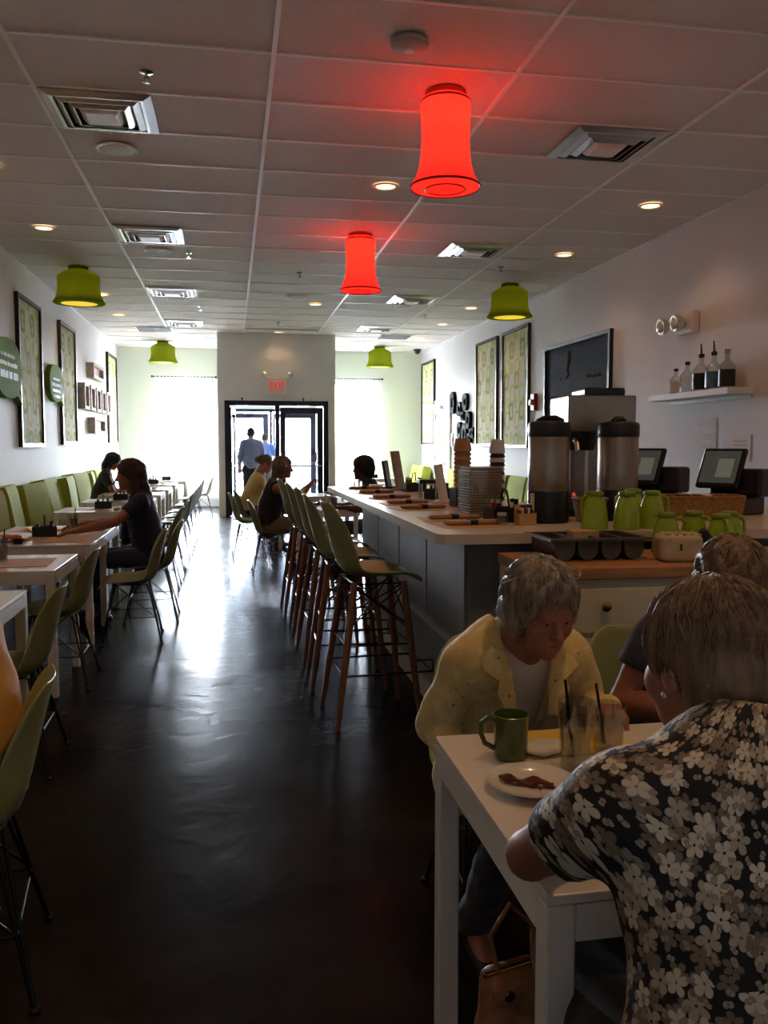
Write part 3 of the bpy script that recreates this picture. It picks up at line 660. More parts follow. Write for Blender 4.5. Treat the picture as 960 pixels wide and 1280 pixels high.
# outside
g = MB().box(-60, 60, YB+0.2, 26, -0.3, -0.03).build('sidewalk', conc_m); structure(g, 'pale sidewalk outside the entrance', 'sidewalk')
g = MB().box(-60, 60, 26, 120, -0.3, -0.08).build('parking_lot', asph_m); structure(g, 'grey parking lot beyond the sidewalk', 'ground')

# ------------------------------------------------------------------ benches with green cushions
def bench(x_wall, s, y0, y1, lbl, cushions, grp):
    b = thing('wall_bench', lbl, 'bench', (x_wall, 0, 0))
    MB().box(*sorted((s*0.02, s*0.55)), y0, y1, 0.0, 0.36).build('bench_box', bench_m, b)
    MB().rbox(*sorted((s*0.02, s*0.58)), y0, y1, 0.36, 0.46, 0.03).build('seat_pad', cush_m, b)
    for (a, w, lean, tw, h) in cushions:
        m = MB(); n = 8; rings = []
        for k in range(n+1):
            v = k/n; z = h*v; e = 1-abs(2*v-1)**6*0.25
            th = 0.075*e+0.03; wd = w/2*(1-0.02*abs(2*v-1)**4)
            rings.append([(s*(q[0]*th), q[1]*wd, z) for q in ((-1,-0.94),(-0.5,-1),(0.5,-1),(1,-0.94),(1.12,0),(1,0.94),(0.5,1),(-0.5,1),(-1,0.94))])
        m.loft(rings)
        M = Matrix.Translation((x_wall+s*0.24, a, 0.462)) @ Matrix.Rotation(R(tw), 4, 'Z') @ Matrix.Rotation(R(-s*lean), 4, 'Y')
        m.xf(Matrix.Rotation(R(tw), 4, 'Z') @ Matrix.Rotation(R(-s*lean), 4, 'Y'))
        c = m.build('back_cushion', cush_m, None, True, loc=(x_wall+s*0.24, a, 0.462))
        tag(c, 'tall green vinyl back cushion leaning on the wall along the %s' % grp, 'cushion', 'green back cushions on the %s' % grp)
cs = []; y = 1.6; k = 0
while y < 16.3:
    w = (1.04, 0.98, 1.08, 0.94)[k % 4]; cs.append((y+w/2, w-0.02, (9, 12, 7, 10)[k % 4], (5, -4, 7, -3, 2)[k % 5], 0.53+(0.02 if k % 2 else 0))); y += w+0.05; k += 1
bench(XL, 1, 1.4, 17.0, 'long wooden wall bench with green seat pad under the speech bubble signs', cs, 'bench side wall')
cs = []; y = 10.1; k = 0
while y < 19.6:
    w = 0.92; cs.append((y+w/2, w-0.02, 9, (0, 3, -2)[k % 3], 0.5)); y += w+0.04; k += 1
bench(XR, -1, 10.0, 17.3, 'green padded wall bench under the chalkboard and ring prints', [c for c in cs if c[0] < 17.0], 'chalkboard side wall')
bench(XR, -1, 18.95, 20.3, 'short green padded bench in the far corner beyond the side door', [(19.3, 0.6, 9, 0, 0.5), (19.93, 0.6, 9, 0, 0.5)], 'far corner')

# ------------------------------------------------------------------ shell chairs and stools
def shell_mesh(name, dz=0.0):
    prof = [(0.225, 0.405), (0.215, 0.432), (0.17, 0.447), (0.08, 0.440), (-0.02, 0.428), (-0.10, 0.428), (-0.155, 0.452), (-0.19, 0.51), (-0.212, 0.60), (-0.235, 0.70), (-0.258, 0.785), (-0.272, 0.825)]
    hw = [0.185, 0.205, 0.222, 0.232, 0.235, 0.234, 0.232, 0.228, 0.220, 0.205, 0.17, 0.105]
    cup = [0.0, 0.004, 0.018, 0.035, 0.048, 0.056, 0.066, 0.075, 0.075, 0.06, 0.035, 0.015]
    P = [Vector((0, a, b+dz)) for a, b in prof]; n = len(P); ns = 14
    top, bot = [], []
    for i in range(n):
        d = (P[min(i+1, n-1)]-P[max(i-1, 0)]).normalized(); nrm = Vector((0, d.z, -d.y))   # towards the sitter (up / forward)
        if nrm.z < 0 and i < 5: nrm = -nrm
        ra, rb = [], []
        for k in range(ns+1):
            s = -1+2*k/ns
            p = P[i]+Vector((hw[i]*s, 0, 0))+nrm*(cup[i]*(abs(s)**2.2))
            lip = 0.012*max(0, abs(s)-0.9)/0.1
            ra.append(p); rb.append(p-nrm*0.009+Vector((math.copysign(lip, s) if abs(s) > 0.9 else 0, 0, 0)))
        top.append(ra); bot.append(rb)
    m = MB(); W_ = ns+1
    vs = [p for r in top for p in r]+[p for r in bot for p in r]; o = n*W_; fs = []
    for i in range(n-1):
        for k in range(ns):
            a = i*W_+k; fs.append((a, a+1, a+1+W_, a+W_)); fs.append((o+a+W_, o+a+1+W_, o+a+1, o+a))
    for i in range(n-1):
        for k in (0, ns): a = i*W_+k; fs.append((a, a+W_, o+a+W_, o+a))
    for k in range(ns):
        for i in (0, n-1): a = i*W_+k; fs.append((a, a+1, o+a+1, o+a))
    m.add(vs, fs)
    me = m.mesh(name, shell_m); me.shade_smooth(); return me
def finish_shell(o):
    mo = o.modifiers.new('smooth', 'SUBSURF'); mo.levels = 1; mo.render_levels = 1
    return o
SH = shell_mesh('shell'); SHS = shell_mesh('stool_shell', 0.335)
def make_chair(label, loc, rz, group=None):
    t = thing('shell_chair', label, 'chair', loc, rz, group)
    finish_shell(obj('shell', SH, t))
    feet = [(-0.225, 0.20), (0.225, 0.20), (0.225, -0.22), (-0.225, -0.22)]; up = [(-0.12, 0.10), (0.12, 0.10), (0.12, -0.11), (-0.12, -0.11)]
    for (fx, fy), (ux, uy) in zip(feet, up):
        w = MB(); w.tube([(ux*1.1, uy*1.15, 0.43), (fx*0.98, fy*0.98, 0.012)], 0.0055).tube([(ux*0.3, uy*1.2, 0.425), (fx, fy, 0.012)], 0.0055)
        l = w.build('leg', blackw_m, t); MB().lathe([(0.012, 0), (0.013, 0.012), (0.008, 0.018)], 8, (fx, fy, 0)).build('foot_glide', black_m, l)
    b = MB()
    mid = [(x*0.62+u*0.38, y*0.62+v*0.38) for (x, y), (u, v) in zip(feet, up)]
    for i in range(4): b.tube([(*mid[i], 0.19), (*mid[(i+1) % 4], 0.19)], 0.004)
    for i in range(4): b.tube([(*mid[i], 0.19), (up[(i+1) % 4][0]*0.9, up[(i+1) % 4][1], 0.428)], 0.004)
    for i in range(4): b.tube([(*up[i], 0.428), (*up[(i+1) % 4], 0.428)], 0.0045)
    b.build('wire_brace', blackw_m, t)
    return t
def make_stool(label, loc, rz, group=None):
    t = thing('bar_stool', label, 'bar stool', loc, rz, group)
    finish_shell(obj('shell', SHS, t))
    feet = [(-0.225, 0.205), (0.225, 0.205), (0.225, -0.235), (-0.225, -0.235)]; up = [(-0.145, 0.13), (0.145, 0.13), (0.145, -0.13), (-0.145, -0.13)]
    def at(i, z): u = 1-z/0.745; return (up[i][0]+(feet[i][0]-up[i][0])*u, up[i][1]+(feet[i][1]-up[i][1])*u, z)
    for i in range(4): MB().tube([at(i, 0.745), at(i, 0.5), at(i, 0.25), at(i, 0.0)], [0.017, 0.019, 0.017, 0.011], 10).build('leg', wood_m, t, True)
    b = MB()
    for i in range(4):
        j = (i+1) % 4
        b.tube([at(i, 0.72), at(j, 0.52)], 0.0045).tube([at(j, 0.72), at(i, 0.52)], 0.0045).tube([at(i, 0.735), at(j, 0.735)], 0.005).tube([at(i, 0.42), at(j, 0.42)], 0.0045)
        c = (0, 0, 0.62); b.tube([at(i, 0.735), c, at((i+2) % 4, 0.50)], 0.004)
    b.build('wire_brace', blackw_m, t)
    fz = 0.27; q = [at(i, fz) for i in range(4)]
    f = MB(); f.tube([q[3], (q[0][0], q[0][1]+0.10, fz), (q[1][0], q[1][1]+0.10, fz), q[2], q[3]], 0.006); f.tube([at(0, 0.33), (at(0, 0.33)[0], q[0][1]+0.10, 0.33), (q[0][0], q[0][1]+0.10, fz)], 0.005); f.tube([at(1, 0.33), (at(1, 0.33)[0], q[1][1]+0.10, 0.33), (q[1][0], q[1][1]+0.10, fz)], 0.005)
    f.build('footrest', blackw_m, t)
    return t
st0 = make_stool('olive shell bar stool at the counter end nearest the cream cabinet', (0.73, 4.42, 0), R(-86))
for (x, y, a) in ((0.69, 5.10, -92), (0.69, 5.82, -88), (0.68, 6.58, -91), (0.66, 7.38, -89)):
    nth = {5.10: 'second', 5.82: 'third', 6.58: 'fourth', 7.38: 'fifth'}[y]
    copy_tree(st0, (x, y, 0), R(a), nth+' olive shell bar stool counting from the cream cabinet', 'bar stools along the counter')
CHL = {3.995: 'next to the chair of the person in golden yellow', 5.395: 'pushed in at the table with the steel pitcher', 6.50: 'at the table with the sandwich plate', 8.85: 'right behind the chair of the navy woman',
       9.85: 'at the first table beyond the navy woman', 11.3: 'at the second table beyond the navy woman', 12.2: 'across from the woman in grey, on the navy woman side', 13.1: 'directly across from the woman in grey on the bench',
       14.4: 'at the first table beyond the woman in grey', 16.1: 'at the last table of the green bench', 17.6: 'standing free near the bench end window'}
ch0 = make_chair('olive shell chair the person in yellow by the bench sits on', (-0.76, 2.38, 0), R(97))
for (x, y, a) in ((-1.02, 3.995, 91), (-1.08, 5.395, 90), (-0.755, 6.50, 94), (-0.76, 8.85, 90), (-0.76, 9.85, 92), (-0.76, 11.3, 88), (-0.76, 12.2, 91), (-0.76, 13.1, 90), (-0.76, 14.4, 88), (-0.76, 16.1, 86), (-0.62, 17.6, 92)):
    copy_tree(ch0, (x, y, 0), R(a), 'empty olive shell chair '+CHL[y], 'empty chairs along the green bench')
copy_tree(ch0, (-0.68, 7.25, 0), R(92), 'olive shell chair the woman in navy with long brown hair sits on')
copy_tree(ch0, (0.44, 9.75, 0), R(-90), 'olive shell chair the woman in the dark tank top sits on')
copy_tree(ch0, (1.66, 9.45, 0), R(90), 'olive shell chair of the curly haired woman beyond the counter')
copy_tree(ch0, (0.28, 12.1, 0), R(-85), 'olive shell chair of the woman in the pale yellow top')
copy_tree(ch0, (0.22, 11.3, 0), R(-88), 'empty olive shell chair behind the woman in the dark tank top')
copy_tree(ch0, (0.83, 2.42, 0), R(178), 'olive shell chair the woman in the yellow eyelet jacket sits on')
copy_tree(ch0, (1.36, 2.46, 0), R(176), 'olive shell chair of the short haired woman in front of the cabinet')

# ------------------------------------------------------------------ tables
def make_table(label, x0, x1, y0, y1, group=None):
    cx, cy = (x0+x1)/2, (y0+y1)/2; a, b = (x1-x0)/2, (y1-y0)/2
    t = thing('cafe_table', label, 'table', (cx, cy, 0), 0, group)
    MB().rbox(-a, a, -b, b, 0.722, 0.74, 0.003).build('table_top', lam_m, t)
    s = 0.05
    for sx in (-1, 1):
        for sy in (-1, 1): MB().rbox(*sorted((sx*a, sx*(a-s))), *sorted((sy*b, sy*(b-s))), 0.0, 0.721, 0.004).build('leg', lam_m, t)
    for sy in (-1, 1): MB().box(-a+s, a-s, *sorted((sy*b, sy*(b-0.02))), 0.66, 0.721).build('apron', lam_m, t)
    for sx in (-1, 1): MB().box(*sorted((sx*a, sx*(a-0.02))), -b+s, b-s, 0.66, 0.721).build('apron', lam_m, t)
    return t
tys = (2.1, 3.62, 5.02, 6.30, 7.06, 9.35, 10.9, 12.4, 13.9, 15.6)
TBL = ('beside the person in golden yellow', 'between the yellow person and the pitcher table', 'holding the steel water pitcher', 'holding the sandwich plate and black sauce bowl', 'under the arms of the navy woman',
       'first in the row beyond the navy woman', 'second in the row beyond the navy woman', 'in front of the woman in grey on the bench', 'first in the row beyond the woman in grey', 'at the far end of the green bench')
for y, tl in zip(tys, TBL): make_table('white cafe table '+tl, -1.86, -1.0, y, y+0.75, 'tables along the green bench')
make_table('white table in front of the yellow jacket woman with the bacon plate', 0.48, 1.73, 1.22, 1.97)
make_table('white table between the tank top woman and the curly haired woman', 0.68, 1.36, 9.2, 9.95)
make_table('white table beside the woman in the pale yellow top', 0.62, 1.36, 11.7, 12.45)
make_table('white table by the window on the counter side', 2.6, 3.5, 17.6, 18.35)
make_table('white table near the window at the bench end', -1.7, -0.9, 17.2, 17.95)

# ------------------------------------------------------------------ counter and cabinet
CZ = 1.06
c = thing('bar_counter', 'long grey counter with a pale laminate top and rounded corner', 'counter', (0, 0, 0))
def rpoly(pts, rad):
    out = []
    n = len(pts)
    for i, p in enumerate(pts):
        r = rad.get(i, 0)
        if not r: out.append(p); continue
        p = Vector(p); a = (Vector(pts[i-1])-p).normalized(); b = (Vector(pts[(i+1) % n])-p).normalized()
        for k in range(7):
            t = k/6; out.append(tuple((p+a*r)*(1-t)**2+p*2*t*(1-t)+(p+b*r)*t*t))
    return out
poly = rpoly([(0.88, 3.56), (XR-0.02, 3.56), (XR-0.02, 4.95), (1.95, 4.95), (1.95, 7.95), (0.88, 7.95)], {0: 0.07, 5: 0.05})
MB().prism(poly, CZ-0.045, CZ).build('worktop', count_m, c)
MB().prism([(1.09, 3.80), (XR-0.03, 3.80), (XR-0.03, 4.9), (1.90, 4.9), (1.90, 7.0), (1.09, 7.0)], 0.0, CZ-0.046).build('body', grey_m, c)
for k in range(4): MB().box(1.072, 1.0905, 3.84+0.8*k, 3.84+0.8*k+0.77, 0.51, CZ-0.06).build('front_panel', grey_m, c)
MB().box(1.06, 1.0905, 3.79, 7.0, 0.455, 0.485).build('moulding', trimw_m, c); MB().box(1.07, 1.0905, 3.79, 7.0, 0.0, 0.10).build('kick_board', trimw_m, c)
MB().box(1.09, 4.5, 3.782, 3.80, 0.0, 0.10).build('kick_board', trimw_m, c)
MB().box(1.30, 1.36, 7.02, 7.9, 0.0, CZ-0.046).build('end_support', navyp_m, c)
# low cabinet with the butcher block top
KX0, KX1, KY0, KY1, KZ = 1.15, 2.75, 3.04, 3.54, 0.98
k_ = thing('storage_cabinet', 'cream cabinet with drawers and a butcher block top behind the yellow jacket woman', 'cabinet', (KX0, KY0, 0))
w_, d_ = KX1-KX0, KY1-KY0
MB().rbox(-0.01, w_, -0.02, d_, KZ-0.045, KZ, 0.005).build('block_top', butch_m, k_)
MB().box(0.03, w_-0.01, 0.022, d_-0.01, 0.08, KZ-0.046).build('body', cab_m, k_)
MB().box(0.012, 0.03, 0.02, d_-0.01, 0.0, KZ-0.046).build('side_panel', cab_m, k_)
MB().box(0.0, 0.05, d_-0.06, d_, 0.0, KZ-0.046).build('corner_post', cab_m, k_)
n = 3; dw = (w_-0.05)/n
for i in range(n):
    x0 = 0.04+dw*i; x1 = x0+dw-0.018
    dr = MB().rbox(x0, x1, 0.0, 0.022, 0.72, 0.90, 0.006).build('drawer', cab_m, k_)
    MB().lathe([(0.008, 0), (0.008, 0.012), (0.018, 0.02), (0.02, 0.028), (0.012, 0.034), (0.001, 0.036)], 14).xf(Matrix.Translation(((x0+x1)/2+(-0.03 if i == 0 else 0), 0, 0.83)) @ Matrix.Rotation(PI/2, 4, 'X')).build('knob', brass_m, dr, True)
    MB().box(x0, x1, 0.004, 0.022, 0.655, 0.70).build('rail', cab_m, k_)
    do = MB().rbox(x0, x1, 0.0, 0.022, 0.12, 0.635, 0.006).build('door', cab_m, k_)
    MB().rbox(x0+0.07, x1-0.07, -0.006, 0.002, 0.19, 0.565, 0.005).build('door_panel', cab_m, do)

# divided cutlery tray on the block
t = thing('cutlery_tray', 'dark grey divided cutlery tray with four scooped bins on the butcher block', 'tray', (1.27, 3.22, KZ))
tw, td = 0.40, 0.27
for i in range(4):
    a = i*tw/4+0.006; b = (i+1)*tw/4-0.006; m = MB(); rings = []
    for (yy) in (0.0, td):
        ring = []
        for q in range(13):
            an = PI*q/12; rx = (b-a)/2; ring.append(((a+b)/2-rx*math.cos(an), yy, 0.088-0.086*math.sin(an)**0.55))
        rings.append(ring)
    inner = [[(p[0]*0.92+(a+b)/2*0.08, 0.006 if p[1] == 0 else td-0.006, p[2]*0.93+0.09*0.07) for p in rg] for rg in rings]
    m.loft(rings, caps=False, closed=False); m.loft(inner, caps=False, closed=False)
    for rg in rings: m.add(rg, [tuple(range(13))])
    m.build('bin', tray_m, t, True)
rim = MB(); rim.box(-0.02, tw+0.02, -0.022, 0.004, 0.082, 0.092).box(-0.02, tw+0.02, td-0.004, td+0.022, 0.082, 0.092).box(-0.02, 0.006, 0.004, td-0.004, 0.082, 0.092).box(tw-0.006, tw+0.02, 0.004, td-0.004, 0.082, 0.092)
for i in (1, 2, 3): rim.box(i*tw/4-0.008, i*tw/4+0.008, 0.004, td-0.004, 0.082, 0.092)
rim.build('rim', tray_m, t)
np_ = MB().prism([(0.12, 0.09), (0.24, 0.10), (0.22, 0.19), (0.14, 0.2)], 0.075, 0.11).build('paper_napkin', kraft_m, loc=(1.27, 3.22, KZ)); tag(np_, 'crumpled tan paper napkins in the cutlery tray', 'napkin')

def sd_noise(P, f, a): return a*(np.sin(P[:,0]*f+1.3*np.sin(P[:,2]*f*0.7))*np.sin(P[:,1]*f*1.1+0.7)*np.sin(P[:,2]*f*0.9+1.1*np.sin(P[:,0]*f*0.5)))
def sd_cap(a, b, ra, rb=None, sq=None):
    a = np.array(a, float); b = np.array(b, float); rb = ra if rb is None else rb
    if sq is not None: ax = np.array(sq[0], float); ax /= np.linalg.norm(ax); fac = 1/sq[1]-1
    def f(P):
        q = P-a; d = b-a
        if sq is not None: q = q+np.outer(q@ax, ax)*fac; d = d+ax*(d@ax)*fac
        t = np.clip(q@d/max(d@d, 1e-9), 0, 1); r = ra+(rb-ra)*t
        return np.linalg.norm(q-np.outer(t, d), axis=1)-r
    return f
def sd_ell(c, r, rot=None):
    c = np.array(c, float); r = np.array(r, float)
    def f(P):
        q = P-c
        if rot is not None: q = q@rot
        k0 = np.linalg.norm(q/r, axis=1); k1 = np.linalg.norm(q/(r*r), axis=1)+1e-9
        return k0*(k0-1)/k1
    return f
def sd_box(c, h, r=0.0, rot=None):
    c = np.array(c, float); h = np.array(h, float)
    def f(P):
        q = P-c
        if rot is not None: q = q@rot
        q = np.abs(q)-h+r
        return np.linalg.norm(np.maximum(q, 0), axis=1)+np.minimum(q.max(axis=1), 0)-r
    return f
def sd_plane(p, n):
    p = np.array(p, float); n = np.array(n, float); n /= np.linalg.norm(n)
    return lambda P: (P-p)@n
def combine(ops):
    def f(P):
        d = None
        for op, fn, k in ops:
            v = fn(P)
            if op == 'n': d = d+v; continue
            if d is None: d = v; continue
            if op == '+':
                h = np.maximum(k-np.abs(d-v), 0)/k if k > 0 else 0; d = np.minimum(d, v)-h*h*k*0.25
            else:
                if op == '-': v = -v
                h = np.maximum(k-np.abs(d-v), 0)/k if k > 0 else 0; d = np.maximum(d, v)+h*h*k*0.25
        return d
    return f
def snets(fn, lo, hi, h):
    lo = np.array(lo, float); hi = np.array(hi, float); n = np.ceil((hi-lo)/h).astype(int)+1
    # coarse pass: only evaluate finely near the surface
    ax = [lo[i]+h*np.arange(n[i]) for i in range(3)]
    st = 4; cax = [a[::st] for a in ax]; CP = np.stack(np.meshgrid(*cax, indexing='ij'), -1).reshape(-1, 3)
    cv = fn(CP).reshape([len(a) for a in cax])
    near = np.abs(cv) < h*st*1.9
    full = np.repeat(np.repeat(np.repeat(cv, st, 0), st, 1), st, 2)[:n[0], :n[1], :n[2]]
    nm = near.copy()
    for d in range(3):
        s1 = np.zeros_like(nm); sl = [slice(None)]*3; sr = [slice(None)]*3; sl[d] = slice(1, None); sr[d] = slice(None, -1)
        s1[tuple(sl)] |= nm[tuple(sr)]; s1[tuple(sr)] |= nm[tuple(sl)]; nm = nm | s1
    mask = np.repeat(np.repeat(np.repeat(nm, st, 0), st, 1), st, 2)[:n[0], :n[1], :n[2]]
    idx = np.argwhere(mask)
    v = np.where(full < 0, -1.0, 1.0)
    for i in range(0, len(idx), 400000):
        q = idx[i:i+400000]; v[q[:,0], q[:,1], q[:,2]] = fn(lo+h*q)
    ins = v < 0
    cn = n-1; acc = np.zeros((*cn, 3)); cnt = np.zeros(cn)
    for d in range(3):
        o = [x for x in range(3) if x != d]
        for a in (0, 1):
            for b in (0, 1):
                s0 = [None]*3; s1 = [None]*3
                s0[d] = slice(0, cn[d]); s1[d] = slice(1, cn[d]+1)
                for ax_, off in zip(o, (a, b)): s0[ax_] = s1[ax_] = slice(off, cn[ax_]+off)
                v0 = v[tuple(s0)]; v1 = v[tuple(s1)]; cr = (v0 < 0) != (v1 < 0)
                t = np.where(cr, v0/np.where(cr, v0-v1, 1), 0)
                acc[..., d] += t*cr; acc[..., o[0]] += a*cr; acc[..., o[1]] += b*cr; cnt += cr
    act = cnt > 0; vid = -np.ones(cn, int); vid[act] = np.arange(act.sum())
    ci = np.argwhere(act); verts = lo+h*(ci+acc[act]/cnt[act][:, None])
    faces = []
    for d in range(3):
        o = [(d+1) % 3, (d+2) % 3]
        sl0 = [slice(1, cn[x]) for x in range(3)]; sl1 = list(sl0); sl0[d] = slice(0, cn[d]); sl1[d] = slice(1, cn[d]+1)
        a = ins[tuple(sl0)]; b = ins[tuple(sl1)]; e = np.argwhere(a != b)
        if not len(e): continue
        flip = ~a[e[:,0], e[:,1], e[:,2]]
        base = e.copy(); base[:, o[0]] += 1; base[:, o[1]] += 1
        def cell(da, db): q = base.copy(); q[:, o[0]] -= da; q[:, o[1]] -= db; return vid[q[:,0], q[:,1], q[:,2]]
        F = np.stack([cell(1, 1), cell(0, 1), cell(0, 0), cell(1, 0)], 1); F[flip] = F[flip][:, ::-1]
        faces.append(F)
    faces = np.concatenate(faces) if faces else np.zeros((0, 4), int)
    faces = faces[(faces >= 0).all(1)]
    return verts, faces
def sdf_geo(ops, lo, hi, h): return snets(combine(ops), lo, hi, h)
def geo_mesh(name, geos, material, uvfn=None):
    vs = []; fs = []; o = 0
    for v, f in geos: vs.append(v); fs.append(f+o); o += len(v)
    V = np.concatenate(vs); F = np.concatenate(fs)
    me = bpy.data.meshes.new(name); me.vertices.add(len(V)); me.vertices.foreach_set('co', V.astype(np.float32).ravel())
    me.loops.add(F.size); me.loops.foreach_set('vertex_index', F.astype(np.int32).ravel())
    me.polygons.add(len(F)); me.polygons.foreach_set('loop_start', np.arange(0, F.size, 4, dtype=np.int32))
    me.update(calc_edges=True); me.validate()
    me.materials.append(material)
    if uvfn:
        uv = me.uv_layers.new(name='UVMap'); li = np.empty(len(me.loops), np.int32); me.loops.foreach_get('vertex_index', li)
        U = uvfn(V)[li]; uv.data.foreach_set('uv', U.astype(np.float32).ravel())
    me.shade_smooth(); return me

# tan canvas pack and a dark cloth heap on the block
geo = sdf_geo([('+', sd_box((0, 0, 0.055), (0.082, 0.07, 0.055), 0.02), 0), ('n', lambda P: sd_noise(P, 60, 0.003), 0)], (-0.11, -0.1, -0.01), (0.11, 0.1, 0.13), 0.006)
o = obj('canvas_pack', geo_mesh('canvas_pack', [geo], tanbag_m), None, (1.785, 3.17, KZ), R(-12)); tag(o, 'tan paper wrapped pack beside the dark cloth on the butcher block', 'package')
for k in range(5): MB().box(-0.06+k*0.03, -0.045+k*0.03, -0.06, 0.06, 0.108, 0.114).build('fold', tanbag_m, o)
MB().box(-0.012, -0.006, -0.075, -0.068, 0.05, 0.075).build('mark', black_m, o)
geo = sdf_geo([('+', sd_ell((0, 0, 0.04), (0.05, 0.06, 0.05)), 0), ('+', sd_cap((-0.02, 0, 0.05), (-0.045, 0.0, 0.11), 0.035, 0.022), 0.03), ('n', lambda P: sd_noise(P, 70, 0.006), 0), ('&', sd_plane((0, 0, 0.001), (0, 0, -1)), 0)], (-0.12, -0.1, -0.01), (0.1, 0.1, 0.16), 0.006)
o = obj('dark_cloth', geo_mesh('dark_cloth', [geo], black_m), None, (1.93, 3.15, KZ)); tag(o, 'crumpled black cloth beside the tan pack on the butcher block', 'cloth')

# thermal carafes
def make_carafe(label, loc, rz, group):
    t = thing('thermal_carafe', label, 'carafe', loc, rz, group)
    MB().lathe([(0.058, 0), (0.062, 0.004), (0.062, 0.02), (0.060, 0.06), (0.054, 0.10), (0.044, 0.135), (0.036, 0.15), (0.036, 0.154)], 28).build('body', carafe_m, t, True)
    MB().lathe([(0.036, 0.152), (0.039, 0.156), (0.039, 0.17), (0.034, 0.176), (0.001, 0.178)], 24).build('lid', carlid_m, t, True)
    MB().tube([(0.036, 0, 0.15), (0.062, 0, 0.152), (0.082, 0, 0.13), (0.086, 0, 0.09), (0.078, 0, 0.05), (0.058, 0, 0.035)], 0.008, 8).build('handle', carafe_m, t, True)
    MB().loft([[(-0.034, -0.014, 0.15), (-0.034, 0.014, 0.15), (-0.030, 0.014, 0.165), (-0.030, -0.014, 0.165)], [(-0.05, -0.006, 0.158), (-0.05, 0.006, 0.158), (-0.05, 0.006, 0.165), (-0.05, -0.006, 0.165)]]).build('spout', carlid_m, t)
    return t
ca = 'green thermal carafe standing on the counter in front of the coffee urns'; cg = 'green carafes on the counter'
c0 = make_carafe(ca, (1.66, 3.70, CZ), R(110), cg)
for p in ((1.80, 3.66, R(60)), (1.94, 3.69, R(5)), (1.93, 3.86, R(140))): copy_tree(c0, (p[0], p[1], CZ), p[2], ca, cg)
cb_ = 'green thermal carafe on the butcher block behind the tan pack'; cg2 = 'green carafes on the butcher block'
for p in ((1.87, 3.42, R(-10)), (2.03, 3.47, R(-60)), (2.06, 3.31, R(-100)), (2.17, 3.42, R(10))): copy_tree(c0, (p[0], p[1], KZ), p[2], cb_, cg2)

# coffee airpots and brewer
def airpot(loc, rz, label):
    t = thing('coffee_urn', label, 'coffee urn', loc, rz)
    MB().lathe([(0.098, 0), (0.104, 0.006), (0.104, 0.155), (0.101, 0.16)], 40).build('base', black_m, t, True)
    MB().lathe([(0.1015, 0.16), (0.1025, 0.165), (0.1025, 0.425), (0.1, 0.43)], 40).build('steel_body', steel_m, t, True)
    MB().lathe([(0.102, 0.43), (0.106, 0.436), (0.106, 0.49), (0.10, 0.502), (0.06, 0.51), (0.001, 0.512)], 40).build('lid', black_m, t, True)
    MB().tube([(0.07, 0, 0.505), (0.03, 0, 0.525), (-0.03, 0, 0.522), (-0.06, 0, 0.505)], 0.014, 8).build('lid_handle', black_m, t, True)
    MB().box(-0.065, -0.045, -0.106, -0.0925, 0.03, 0.15).build('sight_gauge', cab_m, t)
    MB().cyl((0, -0.10, 0.05), (0, -0.14, 0.045), 0.016).cyl((0, -0.135, 0.05), (0, -0.135, 0.02), 0.012).build('tap', black_m, t)
    return t
airpot((1.57, 4.06, CZ), R(-35), 'tall steel and black coffee urn beside the condiment caddy')
airpot((1.97, 4.12, CZ), R(35), 'tall steel and black coffee urn in front of the brewer')
t = thing('coffee_brewer', 'steel coffee brewer with black basket and flat lid behind the carafes', 'coffee maker', (1.98, 4.5, CZ), R(-6))
MB().rbox(-0.16, 0.22, -0.12, 0.25, 0.46, 0.66, 0.008).build('head', steel_m, t)
MB().rbox(-0.16, 0.22, 0.08, 0.25, 0.05, 0.46, 0.008).build('column', steel_m, t)
MB().rbox(-0.18, 0.24, -0.18, 0.27, 0.0, 0.05, 0.01).build('base', black_m, t)
MB().rbox(-0.05, 0.18, -0.06, 0.2, 0.66, 0.705, 0.012).build('lid', black_m, t)
MB().lathe([(0.07, 0.36), (0.085, 0.40), (0.095, 0.46)], 24, (-0.06, -0.03, 0)).build('brew_basket', black_m, t, True)
MB().tube([(-0.12, -0.1, 0.42), (-0.12, -0.15, 0.40), (-0.12, -0.17, 0.36)], 0.012).build('basket_handle', alu_m, t)
for x in (-0.13, -0.03): MB().cyl((x, -0.05, 0.06), (x, -0.05, 0.36), 0.010).build('steel_post', chrome_m, t)
for x in (-0.12, -0.02): MB().cyl((x, -0.12, 0.12), (x, -0.16, 0.10), 0.014).ball((x, -0.17, 0.10), 0.016).build('tap', chrome_m, t)
